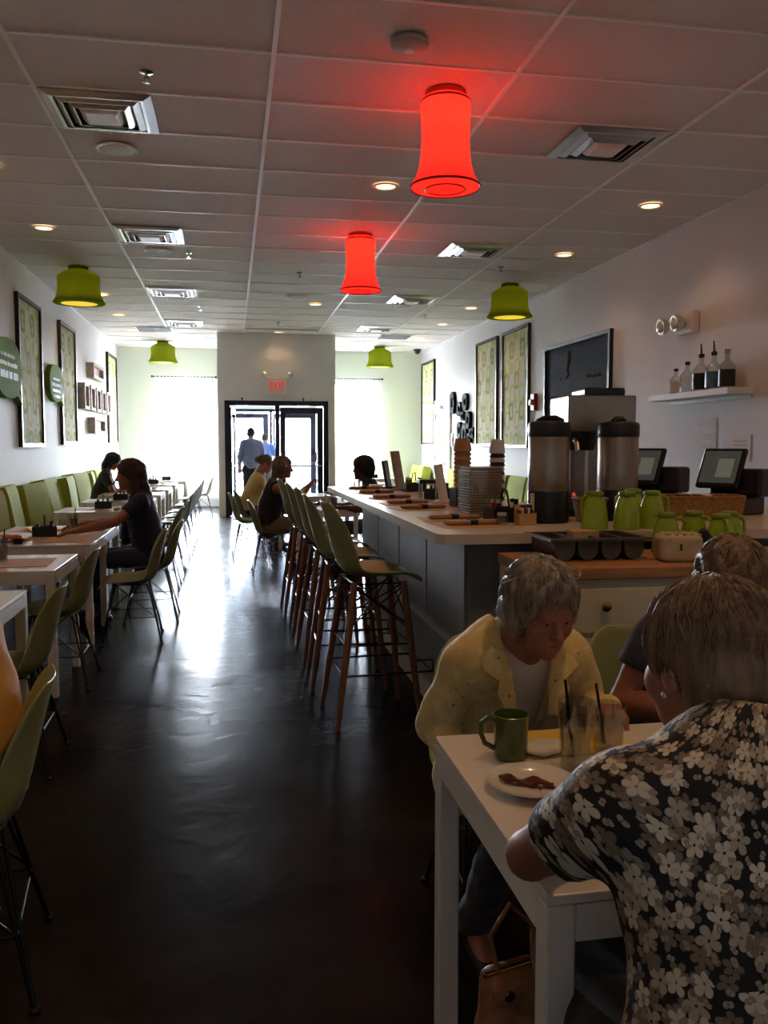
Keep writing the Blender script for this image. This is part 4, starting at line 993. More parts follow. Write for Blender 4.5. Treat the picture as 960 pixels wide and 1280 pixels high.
# baskets
def basket(loc, rz, label, a, b, h, lean=1.18):
    t = thing('wicker_basket', label, 'basket', loc, rz)
    def rg(sx, z): return [(a*sx*math.copysign(abs(math.cos(q))**0.5, math.cos(q)), b*sx*math.copysign(abs(math.sin(q))**0.5, math.sin(q)), z) for q in [2*PI*i/28 for i in range(28)]]
    MB().loft([rg(1, 0), rg(lean, h), rg(lean*0.93, h), rg(0.93, 0.012)], caps=True).build('body', wicker_m, t, True)
    MB().tube(rg(lean*0.97, h)+[rg(lean*0.97, h)[0]], 0.008).build('rim', wicker_m, t)
    return t
basket((1.775, 4.02, CZ), 0, 'small round wicker basket between the urn and carafes', 0.055, 0.055, 0.12, 1.4)
basket((2.38, 4.10, CZ), R(-8), 'long brown wicker basket behind the carafes below the terminals', 0.25, 0.11, 0.12, 1.08)
for (x, y, z, lb) in ((1.775, 4.02, CZ+0.09, 'crumpled filter papers in the small round basket'), (2.38, 4.10, CZ+0.085, 'sugar packets heaped in the long brown basket')):
    rnd = random.Random(5)
    t = thing('paper_packets', lb, 'packets', (x, y, z))
    for k in range(7):
        m = MB().box(-0.026, 0.026, -0.018, 0.018, 0, 0.004).xf(Matrix.Translation((rnd.uniform(-0.035, 0.035)*(1 if x < 2 else 4), rnd.uniform(-0.03, 0.03), rnd.uniform(0, 0.05))) @ Matrix.Rotation(rnd.uniform(0, 3), 4, 'Z') @ Matrix.Rotation(rnd.uniform(-0.8, 0.8), 4, 'X'))
        m.build('packet', (paper_m, kraft_m)[k % 2], t)
# point of sale terminals
def pos(loc, rz, label):
    t = thing('sales_terminal', label, 'sales terminal', loc, rz)
    MB().rbox(-0.2, 0.2, -0.12, 0.22, 0.0, 0.12, 0.012).build('cash_drawer', black_m, t)
    MB().rbox(-0.10, 0.10, 0.0, 0.18, 0.12, 0.18, 0.012).build('stand_base', black_m, t)
    M = Matrix.Translation((0, -0.02, 0.30)) @ Matrix.Rotation(R(-24), 4, 'X')
    MB().rbox(-0.06, 0.06, 0.02, 0.10, -0.14, 0.06, 0.01).xf(M).build('neck', black_m, t)
    s_ = MB().rbox(-0.165, 0.165, -0.015, 0.025, -0.14, 0.14, 0.012).xf(M).build('screen_case', black_m, t)
    MB().box(-0.138, 0.138, -0.018, -0.014, -0.11, 0.115).xf(M).build('screen', screen_m, s_)
    MB().box(-0.02, 0.10, -0.0195, -0.0175, -0.07, 0.06).xf(M).build('screen_window', MATS.get('screen_pale') or mat('screen_pale', (120, 128, 118), 0.3, emit=(140, 150, 138), estr=0.12), s_)
    MB().rbox(0.12, 0.30, -0.02, 0.16, 0.12, 0.30, 0.02).build('receipt_printer', black_m, t)
    t.scale = (0.8, 0.8, 0.86)
    return t
pos((2.50, 4.86, CZ), R(-62), 'black touchscreen sales terminal beside the coffee brewer')
pos((2.74, 4.40, CZ), R(-64), 'black touchscreen sales terminal near the wall papers')
# placemats with rolled napkins along the counter edge
for i, y in enumerate((3.98, 4.32, 5.05, 5.52, 6.1, 6.75, 7.4)):
    x = 1.14
    pm = MB().box(-0.17, 0.17, -0.14, 0.14, 0, 0.002).build('paper_placemat', kraft_m, loc=(x, y, CZ), rotz=R((3, -4, 6, 2, -3, 4, 0)[i])); tag(pm, 'tan paper placemat laid along the counter edge', 'placemat', 'placemats on the counter')
    t = thing('napkin_roll', 'rolled tan napkin with a black band on a counter placemat', 'napkin', (x+0.01, y, CZ+0.003), R((6, -3, 8, 2, 0, 6, -2)[i]), 'napkin rolls on the counter')
    MB().rbox(-0.14, 0.14, -0.035, 0.035, 0, 0.022, 0.01).build('napkin', napk_m, t); MB().rbox(-0.025, 0.025, -0.037, 0.037, -0.0005, 0.025, 0.008).build('band', band_m, t)
# upright menu boards
for (x, y, h, rz, lb, mm) in ((1.40, 7.55, 0.25, 70, 'short dark upright menu board at the far end of the counter', frame_m), (1.44, 7.2, 0.34, 62, 'tall weathered upright menu board at the far end of the counter', oakl_m), (1.42, 5.6, 0.26, 65, 'white upright menu card leaning beside the black caddy', paper_m)):
    t = thing('menu_board', lb, 'menu', (x, y, CZ), R(rz))
    MB().box(-0.10, 0.10, -0.012, 0.012, 0.012, h).xf(Matrix.Rotation(R(-10), 4, 'X')).build('board', mm, t); MB().rbox(-0.11, 0.11, -0.06, 0.06, 0, 0.016, 0.004).build('foot', mm, t)
# condiment caddies
def caddy(loc, rz, label, group=None, cat='caddy'):
    t = thing('condiment_caddy', label, cat, loc, rz, group)
    m = MB(); m.box(-0.09, 0.09, -0.06, 0.06, 0, 0.006).box(-0.09, -0.084, -0.06, 0.06, 0.006, 0.075).box(0.084, 0.09, -0.06, 0.06, 0.006, 0.075).box(-0.084, 0.084, -0.06, -0.054, 0.006, 0.075).box(-0.084, 0.084, 0.054, 0.06, 0.006, 0.075)
    m.build('box', black_m, t)
    MB().tube([(0, -0.055, 0.07), (0, -0.02, 0.16), (0, 0.02, 0.16), (0, 0.055, 0.07)], 0.006).build('handle', black_m, t)
    for q, (x, y, mm) in enumerate(((-0.055, 0.02, red_m), (0.055, 0.02, paper_m), (-0.05, -0.03, black_m), (0.05, -0.03, frame_m))):
        b = MB().lathe([(0.02, 0.007), (0.021, 0.05), (0.012, 0.085), (0.010, 0.10)], 12, (x, y, 0)).build('jar', mm, t, True); MB().lathe([(0.012, 0.098), (0.013, 0.115), (0.001, 0.118)], 12, (x, y, 0)).build('jar_cap', (alu_m, black_m)[q % 2], b, True)
    return t
k0 = caddy((1.50, 6.95, CZ), R(12), 'black condiment caddy beside the tall menu board on the counter')
copy_tree(k0, (1.47, 5.95, CZ), R(20), 'black condiment caddy beside the white menu card on the counter')
copy_tree(k0, (1.36, 4.12, CZ), R(10), 'black condiment caddy of sauces beside the plastic wrapped lids')
t = thing('glass_jar', 'small glass jar in front of the sauce caddy', 'jar', (1.29, 3.94, CZ)); MB().lathe([(0.025, 0), (0.028, 0.006), (0.028, 0.04), (0.022, 0.05)], 16).build('glass', bottle_m, t, True); MB().lathe([(0.024, 0.048), (0.024, 0.062), (0.001, 0.063)], 16).build('lid', alu_m, t, True)
t = thing('sugar_box', 'tan sugar packet box with red and dark packets by the coffee urn', 'box', (1.40, 3.92, CZ), R(6))
MB().box(-0.045, 0.045, -0.03, 0.03, 0, 0.006).box(-0.045, 0.045, -0.03, -0.026, 0.006, 0.06).box(-0.045, 0.045, 0.026, 0.03, 0.006, 0.10).box(-0.045, -0.041, -0.026, 0.026, 0.006, 0.06).box(0.041, 0.045, -0.026, 0.026, 0.006, 0.06).build('box', kraft_m, t)
for k in range(7): MB().box(-0.038+k*0.011, -0.030+k*0.011, -0.022, 0.022, 0.008, 0.075+0.012*(k % 3)).build('packet', (red_m, paper_m, frame_m)[k % 3], t)
t = thing('napkin_dispenser', 'black napkin dispenser behind the plastic wrapped lids', 'dispenser', (1.44, 5.2, CZ), R(10)); MB().rbox(-0.07, 0.07, -0.06, 0.06, 0, 0.12, 0.01).build('body', black_m, t); MB().rbox(-0.05, 0.05, -0.064, -0.058, 0.02, 0.10, 0.004).build('faceplate', alu_m, t); MB().box(-0.04, 0.04, -0.07, -0.06, 0.045, 0.07).build('napkin', paper_m, t)
t = thing('table_stand', 'small chrome stand with dark flatware beside the black caddy', 'stand', (1.36, 5.80, CZ))
for x in (-0.06, 0.06):
    for y in (-0.04, 0.04): MB().cyl((x, y, 0), (x, y, 0.12), 0.006).build('leg', chrome_m, t)
MB().rbox(-0.08, 0.08, -0.06, 0.06, 0.12, 0.15, 0.006).build('shelf', black_m, t)
# cup stacks and the wrapped lids
def cups(loc, n, r, label, m1, m2, name='cup_stack', step=0.03):
    t = thing(name, label, 'cups', loc)
    for k in range(n):
        MB().lathe([(r, k*step), (r*1.03, k*step+0.006), (r*0.80, k*step+0.10 if k == n-1 else k*step+step+0.004)], 20).build('cup', m1 if k % 2 == 0 else m2, t, True)
    return t
cups((1.78, 6.45, CZ), 11, 0.07, 'tall stack of upturned brown paper cups on the counter', kraft_m, napk_m, step=0.034)
cups((1.80, 6.15, CZ), 5, 0.06, 'short stack of upturned brown cups behind the wrapped lids', kraft_m, napk_m, step=0.03)
cups((1.84, 5.75, CZ), 12, 0.055, 'tall stack of black and white patterned cups on the counter', black_m, paper_m, step=0.03)
t = thing('wrapped_lids', 'plastic wrapped stack of brown lids standing on the counter', 'package', (1.32, 4.42, CZ), R(4))
for k in range(18): MB().rbox(-0.095+0.004*(k % 3), 0.095-0.003*(k % 2), -0.09, 0.09, 0.005+k*0.0148, 0.005+k*0.0148+0.0135, 0.005).build('lid_layer', wrapm, t)
MB().rbox(-0.102, 0.102, -0.097, 0.097, 0.0, 0.276, 0.02).build('clear_wrap', wrapper_m, t)
pl = MB().prism(rpoly([(-0.2, -0.1), (0.2, -0.14), (0.22, 0.1), (-0.18, 0.13)], {}), 0, 0.02).build('folded_newspaper', paper_m, loc=(1.45, 7.75, CZ)); tag(pl, 'folded white paper at the far counter end', 'paper')

# ------------------------------------------------------------------ things on the tables
TZ = 0.742
def glass(loc, label, h=0.15, r=0.036, water=0.1, straw=None, group=None):
    t = thing('drinking_glass', label, 'glass', loc, 0, group)
    MB().lathe([(r*0.80, 0.0), (r*0.82, 0.004), (r, h), (r*0.94, h), (r*0.76, 0.012), (0.001, 0.010)], 28).build('tumbler', drink_m, t, True)
    if water: MB().lathe([(r*0.74, 0.014), (r*0.74+(r*0.94-r*0.76)*water/h, water), (0.001, water)], 24).build('water', water_m, t, True)
    if straw: MB().cyl((0.0, 0.012, 0.02), (straw[0], straw[1], straw[2]), 0.0036, n=8).build('straw', black_m, t)
    if water:
        ic = MB()
        for k in range(4): ic.rbox(-0.012, 0.012, -0.012, 0.012, -0.012, 0.012, 0.003).xf(Matrix.Identity(4))
        for k in range(3): MB().rbox(-0.012, 0.012, -0.012, 0.012, -0.012, 0.012, 0.003).xf(Matrix.Translation((0.012*math.cos(k*2.1), 0.012*math.sin(k*2.1), water-0.02-0.024*k)) @ Matrix.Rotation(k*0.8+0.3, 4, 'X')).build('ice_cube', drink_m, t)
    return t
def plate(loc, label, r=0.085, group=None):
    t = tag(MB().lathe([(r*0.55, 0.0), (r*0.6, 0.004), (r*0.8, 0.009), (r, 0.017), (r*0.99, 0.02), (r*0.8, 0.0125), (r*0.62, 0.008), (0.001, 0.007)], 40).build('dinner_plate', plate_m, None, True, loc=loc), label, 'plate', group)
    return t
def mug(loc, rz, label):
    t = thing('coffee_mug', label, 'mug', loc, rz)
    MB().lathe([(0.034, 0), (0.037, 0.003), (0.0385, 0.02), (0.0395, 0.095), (0.041, 0.10), (0.038, 0.101), (0.036, 0.09), (0.034, 0.012), (0.001, 0.010)], 32).build('cup', mug_m, t, True)
    MB().tube([(-0.037, 0, 0.085), (-0.055, 0, 0.092), (-0.068, 0, 0.082), (-0.070, 0, 0.06), (-0.06, 0, 0.035), (-0.038, 0, 0.022)], 0.006, 8).build('handle', mug_m, t, True)
    MB().lathe([(0.0355, 0.075), (0.001, 0.0752)], 24).build('coffee', frame_m, t, True)
    return t
mug((0.615, 1.80, TZ), R(-4), 'dark green coffee mug beside the bacon plate')
plate((0.60, 1.625, TZ), 'white plate holding a leftover strip of bacon', 0.092)
geo = []
bpts = [(-0.045, 0.022), (-0.03, 0.014), (-0.015, 0.004), (0.0, -0.002), (0.018, -0.008), (0.034, -0.018), (0.046, -0.02)]
m = MB(); rings = []
for k, (x, y) in enumerate(bpts):
    z = 0.018+0.006*math.sin(k*1.9); w = 0.013+0.003*math.sin(k*2.3)
    rings.append([(x+0.004, y-w, z-0.006), (x+0.004, y-w, z+0.001), (x, y, z+0.006), (x-0.004, y+w, z+0.002), (x-0.004, y+w, z-0.004)])
m.loft(rings); tag(m.build('bacon_strip', bacon_m, None, loc=(0.59, 1.622, TZ-0.001)), 'dark crisp strip of bacon on the white plate', 'bacon')
rnd = random.Random(3)
for k in range(6):
    q = MB().ball((0, 0, 0), 0.0028+0.001*rnd.random(), 6, 5).build('bacon_crumb', bacon_m, None, loc=(0.57+rnd.uniform(-0.02, 0.07), 1.60+rnd.uniform(-0.015, 0.03), TZ+0.013)); tag(q, 'tiny bacon crumb on the white plate', 'crumb', 'bacon crumbs')
glass((0.735, 1.715, TZ), 'tall water glass with a black straw beside the bacon plate', 0.15, 0.040, 0.11, (-0.022, 0.01, 0.195))
glass((0.84, 1.78, TZ), 'water glass with a black straw by the floral sleeve', 0.115, 0.042, 0.08, (-0.03, 0.0, 0.165))
o = MB().box(-0.15, 0.12, -0.085, 0.085, 0, 0.003).build('yellow_mat', yellow_m, loc=(0.80, 1.865, TZ-0.001), rotz=R(-3)); tag(o, 'yellow paper placemat under the water glass', 'placemat')
geo = sdf_geo([('+', sd_ell((0, 0, 0.008), (0.055, 0.04, 0.011)), 0), ('n', lambda P: sd_noise(P, 90, 0.004), 0)], (-0.08, -0.06, -0.012), (0.08, 0.06, 0.04), 0.004)
o = obj('crumpled_napkin', geo_mesh('crumpled_napkin', [geo], paper_m), None, (0.70, 1.815, TZ+0.004), R(20)); tag(o, 'crumpled white paper napkin on the yellow placemat', 'napkin')
# left row tables: placemats, caddies, glasses, plates
pmid = 0
for y in tys:
    yc = y+0.375
    for dx, dy, rz in ((0.2, -0.02, 3), (-0.2, 0.04, -5)):
        o = MB().box(-0.15, 0.15, -0.19, 0.19, 0, 0.002).build('paper_placemat', kraft_m, loc=(-1.43+dx, yc+dy, TZ-0.001), rotz=R(rz)); tag(o, 'tan paper placemat on a table along the green bench', 'placemat', 'placemats along the bench')
    if y > 8:
        t = thing('napkin_roll', 'rolled tan napkin with black band on a bench side table', 'napkin', (-1.24, yc-0.02, TZ+0.002), R(88), 'napkin rolls along the bench')
        MB().rbox(-0.14, 0.14, -0.03, 0.03, 0, 0.022, 0.01).build('napkin', napk_m, t); MB().rbox(-0.025, 0.025, -0.032, 0.032, -0.0005, 0.025, 0.008).build('band', band_m, t)
for (x, y, lb) in ((-1.44, 6.93, 'black condiment caddy in front of the hands of the navy woman'), (-1.50, 5.62, 'black condiment caddy on the table with the steel pitcher')):
    copy_tree(k0, (x, y, TZ), R(10), lb)
for y in (9.85, 11.35, 12.85, 14.3, 16.0): copy_tree(k0, (-1.42, y, TZ), R(8), 'black condiment caddy on a table at the far part of the bench', 'caddies along the far bench')
glass((-1.28, 7.22, TZ), 'water glass with straw near the navy woman', 0.15, 0.042, 0.11, (0.02, 0.02, 0.20))
glass((-1.38, 5.42, TZ), 'water glass with straw next to the steel pitcher', 0.15, 0.042, 0.1, (0.02, 0.02, 0.20))
t = thing('steel_pitcher', 'round steel water pitcher on a table along the green bench', 'pitcher', (-1.46, 5.22, TZ))
MB().lathe([(0.055, 0), (0.06, 0.005), (0.062, 0.10), (0.05, 0.16), (0.056, 0.18), (0.05, 0.178), (0.045, 0.16)], 28).build('body', chrome_m, t, True)
MB().tube([(-0.055, 0, 0.16), (-0.09, 0, 0.16), (-0.1, 0, 0.1), (-0.06, 0, 0.04)], 0.006).build('handle', chrome_m, t, True)
plate((-1.62, 6.62, TZ), 'white plate with a golden sandwich on a bench side table', 0.12)
for k, (x, y) in enumerate(((-1.66, 6.65), (-1.58, 6.60))):
    geo = sdf_geo([('+', sd_ell((0, 0, 0.02), (0.05, 0.035, 0.022)), 0), ('n', lambda P: sd_noise(P, 80, 0.004), 0)], (-0.07, -0.06, -0.01), (0.07, 0.06, 0.06), 0.005)
    o = obj('sandwich_half', geo_mesh('sandwich_half', [geo], food_m), None, (x, y, TZ+0.008), R(40*k)); tag(o, 'golden sandwich half on a white plate by the bench', 'sandwich', 'sandwich halves')
o = MB().lathe([(0.03, 0), (0.045, 0.035), (0.042, 0.036), (0.028, 0.006), (0.001, 0.005)], 20).build('sauce_bowl', black_m, None, True, loc=(-1.52, 6.42, TZ)); tag(o, 'small black sauce bowl beside the sandwich plate', 'bowl')
o = MB().box(-0.12, 0.12, -0.15, 0.15, 0, 0.012).build('paper_menu', yellow_m, loc=(-1.55, 7.45, TZ), rotz=R(20)); tag(o, 'pale yellow paper menu on the table of the navy woman', 'menu')
plate((-1.28, 7.58, TZ), 'white plate near the elbow of the navy woman', 0.11)
o = tag(MB().rbox(-0.035, 0.035, -0.07, 0.07, 0, 0.009, 0.004).build('mobile_phone', black_m, None, loc=(-1.12, 7.6, TZ), rotz=R(30)), 'black mobile phone near the white plate of the navy woman', 'phone')
# table of the tank top woman
plate((0.88, 9.55, TZ), 'white plate in front of the tank top woman', 0.12)
glass((1.12, 9.42, TZ), 'tall water glass on the table of the tank top woman', 0.17, 0.045, 0.12)
t = thing('wire_rack', 'shallow wire rack standing on the table of the tank top woman', 'rack', (1.16, 9.75, TZ))
for k in range(6): MB().tube([(-0.12, -0.08+k*0.032, 0.16), (0.12, -0.08+k*0.032, 0.2)], 0.004).build('wire', chrome_m, t)
for sx in (-0.1, 0.1): MB().tube([(sx, -0.08, 0.16 if sx < 0 else 0.2), (sx, 0, 0.0), (sx, 0.08, 0.16 if sx < 0 else 0.2)], 0.005).build('support', chrome_m, t)
copy_tree(k0, (0.95, 12.1, TZ), R(5), 'black condiment caddy beside the woman in pale yellow')
copy_tree(k0, (3.0, 18.0, TZ), R(0), 'black condiment caddy on the window table of the counter side')
copy_tree(k0, (-1.3, 17.6, TZ), R(0), 'black condiment caddy on the table near the bench end window')

# black ladder-back chair at the table (its back towards the viewer)
t = thing('wooden_chair', 'black ladder-back wooden chair the woman in the floral blouse sits on', 'chair', (0.80, 0.86, 0), R(4))
bw = mat('black_wood', (20, 17, 15), 0.5, var=0.15, vscale=20)
for sx in (-0.2, 0.2):
    MB().tube([(sx, -0.19, 0), (sx, -0.20, 0.45), (sx, -0.235, 0.93)], [0.017, 0.02, 0.018], 8).build('back_post', bw, t, True)
    MB().tube([(sx, 0.2, 0), (sx, 0.2, 0.44)], 0.019, 8).build('leg', bw, t, True)
for z in (0.60, 0.73, 0.86): MB().rbox(-0.185, 0.185, -0.235-0.03*(z-0.6), -0.215-0.03*(z-0.6), z, z+0.055, 0.006).build('slat', bw, t)
MB().rbox(-0.22, 0.22, -0.2, 0.22, 0.435, 0.465, 0.01).build('seat', bw, t)
for y in (-0.19, 0.2): MB().cyl((-0.2, y, 0.2), (0.2, y, 0.2), 0.01).build('stretcher', bw, t)
# handbag under the table
t = thing('handbag', 'brown reptile print handbag on the floor under the front table', 'handbag', (0.655, 1.86, 0), R(15))
geo = sdf_geo([('+', sd_box((0, 0, 0.1), (0.085, 0.05, 0.10), 0.03), 0), ('+', sd_ell((0, 0, 0.05), (0.10, 0.065, 0.05)), 0.04), ('n', lambda P: sd_noise(P, 50, 0.004), 0), ('&', sd_plane((0, 0, 0.001), (0, 0, -1)), 0)], (-0.14, -0.1, -0.01), (0.14, 0.1, 0.23), 0.007)
obj('body', geo_mesh('body', [geo], purse_m), t)
MB().tube([(-0.05, 0, 0.2), (-0.06, 0.02, 0.28), (0.0, 0.03, 0.34), (0.06, 0.02, 0.28), (0.05, 0, 0.2)], 0.007).build('handle', purse_m, t, True)
MB().rbox(-0.09, 0.09, -0.006, 0.006, 0.195, 0.206, 0.003).build('zip', brass_m, t)
for x in (-0.05, 0.05): MB().lathe([(0.012, -0.004), (0.014, 0), (0.012, 0.004)], 12).xf(Matrix.Translation((x, -0.052, 0.17)) @ Matrix.Rotation(PI/2, 4, 'X')).build('ring', brass_m, t)

# ------------------------------------------------------------------ people
def skin(name, rgb): return MATS.get(name) or mat(name, rgb, 0.5, var=0.06, vscale=30, bump=0.06, bscale=90, spec=0.35)
def hairm(name, rgb, dark):
    return MATS.get(name) or mat(name, rgb, 0.5, var=0.5, vscale=55, bump=0.9, bscale=80, stretch=(1, 1, 0.22), c2=dark)
def cloth(name, rgb, var=0.08): return MATS.get(name) or mat(name, rgb, 0.85, var=var, vscale=12, bump=0.15, bscale=90, sheen=0.1)
eye_w = mat('eye_white', (150, 138, 128), 0.35); eye_i = mat('eye_iris', (46, 38, 34), 0.2); lip_m = mat('lip', (140, 82, 76), 0.5)
def rotm(yaw, pitch, roll=0.0):
    return np.array(Matrix.Rotation(yaw, 3, 'Z') @ Matrix.Rotation(pitch, 3, 'X') @ Matrix.Rotation(roll, 3, 'Y'))
def hand_ops(wr, d, n, side, curl=0.35, k=0.008, rs=1.0):
    """palm, four fingers and thumb; d = pointing direction, n = back-of-hand normal, side=+1 right hand (thumb towards -u)"""
    d = np.array(d, float); d /= np.linalg.norm(d); n = np.array(n, float); n -= d*(n@d); n /= np.linalg.norm(n); u = np.cross(d, n)*side; wr = np.array(wr, float)
    ops = []
    for i, (off, L, r) in enumerate(((-0.030, 0.072, 0.0088), (-0.010, 0.080, 0.0090), (0.011, 0.074, 0.0086), (0.030, 0.060, 0.0078))):
        r *= rs
        kn = wr+d*(0.088-0.004*abs(i-1))+u*off*1.05+n*0.002
        ops.append(('+', sd_cap(wr+u*off*0.55, kn, 0.017*rs, 0.0125*rs), 0.012))
        p = kn; a = 0.0
        for seg, fr in enumerate((0.45, 0.32, 0.23)):
            a += curl*(0.9 if seg == 0 else 1.25)
            q = p+(d*math.cos(a)-n*math.sin(a))*L*fr+u*off*0.08*fr
            ops.append(('+', sd_cap(p, q, r*(1-0.08*seg), r*(0.93-0.10*seg)), 0.004)); p = q
    b = wr+d*0.022-u*0.026; m_ = b+d*0.034-u*0.028-n*0.010; e = m_+d*0.032-u*0.004-n*0.012
    ops += [('+', sd_cap(b, m_, 0.0165*rs, 0.0115*rs), 0.014), ('+', sd_cap(m_, e, 0.0112*rs, 0.0088*rs), 0.004)]
    return ops
def cut_cap(a, b, ra, rb, fr):
    a = np.array(a, float); b = np.array(b, float); d = (b-a)/np.linalg.norm(b-a); c = sd_cap(a, b, ra, rb); p = a+(b-a)*fr
    return lambda P: np.maximum(c(P), (P-p)@d)
def strands(root, HC, RM, m, c, r, n, seed, length=0.09, part=0.02, face=(0.115, -0.045), cut=-0.09):
    """many fine hair locks combed outwards from the crown over the hair shape"""
    rnd = random.Random(seed); V = []; F = []; M4 = headM(HC, RM)
    for k in range(n):
        th = rnd.uniform(0, 2*PI); ph = math.acos(rnd.uniform(-0.35, 1.0)); t0 = th+rnd.uniform(-0.25, 0.25); L = length*rnd.uniform(0.5, 1.1); pts = []
        lift = rnd.uniform(0.97, 1.035)
        for q in range(5):
            p = ph+L*q/4/0.1; tt = t0+0.25*math.sin(p*2+seed+k*0.13)*q/4
            pts.append(Vector((c[0]+r[0]*lift*math.sin(p)*math.cos(tt), c[1]+r[1]*lift*math.sin(p)*math.sin(tt), c[2]+r[2]*lift*math.cos(p))))
        mid = pts[3]
        if mid.y > 0.045 and mid.z < 0.055 and abs(mid.x) < 0.075: continue
        if mid.z < cut: continue
        wdt = rnd.uniform(0.0014, 0.0032); o = len(V)
        for q, p in enumerate(pts):
            rr = wdt*(1-0.75*abs(q/4-0.4)); nrm = (p-Vector(c)).normalized(); tg = (pts[min(q+1, 4)]-pts[max(q-1, 0)]).normalized(); sd = nrm.cross(tg).normalized()
            V += [M4 @ (p+sd*rr), M4 @ (p+nrm*rr*0.9), M4 @ (p-sd*rr)]
        for q in range(4):
            for e in range(3): a_ = o+q*3+e; b_ = o+q*3+(e+1) % 3; F.append((a_, b_, b_+3, a_+3))
    mb = MB(); mb.v = [tuple(p) for p in V]; mb.f = F
    ob = mb.build('hair_strands', m, root, True); ob['kind'] = 'stuff'; return ob
def headM(HC, RM): return Matrix.Translation(HC) @ Matrix(RM.tolist()).to_4x4()
def person(label, loc, rz, sk, hair, hmat, shirt, lower, shoe, sit=True, lean=0.06, w=1.0, head=(0, 0, 0), hd=(0, 0, 0), arms=None, sleeve='short', vox=0.014, hv=0.008,
           scale=1.0, face=True, shirt_name='shirt', low_name='trousers', uvfn=None, extra=None, neckz=0.0, hipw=None, feet=0.0, stand_step=0.0, hem=0.50, nape=False):
    L = lean; body = []; N3 = lambda *a: np.array(a, float)
    if sit: P0 = N3(0, 0, 0.545); P1 = N3(0, 0.30*L-0.02, 0.70); P2 = N3(0, 0.72*L, 0.87); P3 = N3(0, 0.95*L-0.005, 0.985+neckz)
    else: P0 = N3(0, 0, 0.93); P1 = N3(0, 0.01, 1.10); P2 = N3(0, 0.01, 1.28); P3 = N3(0, -0.005, 1.425)
    sh = 0.172*w; nb = P3+N3(0, 0.012, 0.035)
    HC = nb+N3(0, 0.05+0.28*L, 0.165)+N3(*hd); RM = rotm(*head)
    SQ = (N3(0, 1, 0), 0.70)
    def torso(e, k=0.06, ww=1.0):
        return [('+', sd_cap(P0, P1, (0.165*w+e)*ww, 0.148*w+e, SQ), 0), ('+', sd_cap(P1, P2, 0.148*w+e, 0.158*w+e, SQ), k),
                ('+', sd_cap(P3+N3(-sh+0.035, 0, -0.02), P3+N3(sh-0.035, 0, -0.02), 0.060+e), 0.07), ('+', sd_cap(P2, P3, 0.13*w+e, 0.085*w+e, SQ), k)]
    if arms is None: arms = [((0.25, 0.10+L, 0.74), (0.20, 0.36+L, 0.76)), ((-0.25, 0.10+L, 0.74), (-0.20, 0.36+L, 0.76))]
    S_ = [P3+N3(sh, 0, -0.035), P3+N3(-sh, 0, -0.035)]
    hips = [P0+N3(0.09*w, 0, -0.02), P0+N3(-0.09*w, 0, -0.02)]
    if sit: kn = [N3(0.11*w, 0.43, 0.515), N3(-0.11*w, 0.43, 0.515)]; an = [N3(0.12, 0.40+feet, 0.085), N3(-0.12, 0.36+feet, 0.085)]
    else: kn = [N3(0.10, 0.02+stand_step, 0.49), N3(-0.10, 0.02-stand_step, 0.49)]; an = [N3(0.10, -0.02+stand_step*1.3, 0.08), N3(-0.10, -0.03-stand_step*1.5, 0.085)]
    # skin: limbs and trunk (coarse), then forearms with hands and head (fine): one body mesh
    ops = torso(-0.012)
    for i in range(2):
        ops += [('+', sd_cap(S_[i], arms[i][0], 0.046*w, 0.038), 0.03), ('+', sd_cap(arms[i][0], arms[i][1], 0.038, 0.027), 0.01),
                ('+', sd_cap(hips[i], kn[i], 0.082*w, 0.055), 0.04), ('+', sd_cap(kn[i], an[i], 0.052, 0.034), 0.02), ('+', sd_cap(an[i], an[i]+N3(0, 0.14, -0.045), 0.032, 0.026), 0.02)]
    ops += [('+', sd_cap(P3+N3(0, 0, 0.0), HC+RM@N3(0, -0.03, -0.06), 0.058, 0.05), 0.03)]
    body.append(sdf_geo(ops, (-0.62, -0.36, 0.0), (0.62, 0.78, (1.2 if sit else 1.62)+max(0, neckz)), vox))
    for i in range(2):
        e, wr = np.array(arms[i][0], float), np.array(arms[i][1], float); s = 1 if i == 0 else -1
        d = np.array(arms[i][2], float) if len(arms[i]) > 2 else wr-e; n = np.array(arms[i][3], float) if len(arms[i]) > 3 else N3(0, 0, 1)
        cu = arms[i][4] if len(arms[i]) > 4 else 0.35
        ho = [('+', sd_cap(e, e+(wr-e)*0.35, 0.038, 0.040), 0), ('+', sd_cap(e+(wr-e)*0.35, wr, 0.040, 0.026), 0.02)]+hand_ops(wr, d, n, s, cu)
        lo = np.minimum(np.minimum(e, wr), wr+d/np.linalg.norm(d)*0.19)-0.075; hi = np.maximum(np.maximum(e, wr), wr+d/np.linalg.norm(d)*0.19)+0.075
        body.append(sdf_geo(ho, lo, hi, max(0.0045, hv*0.75)))
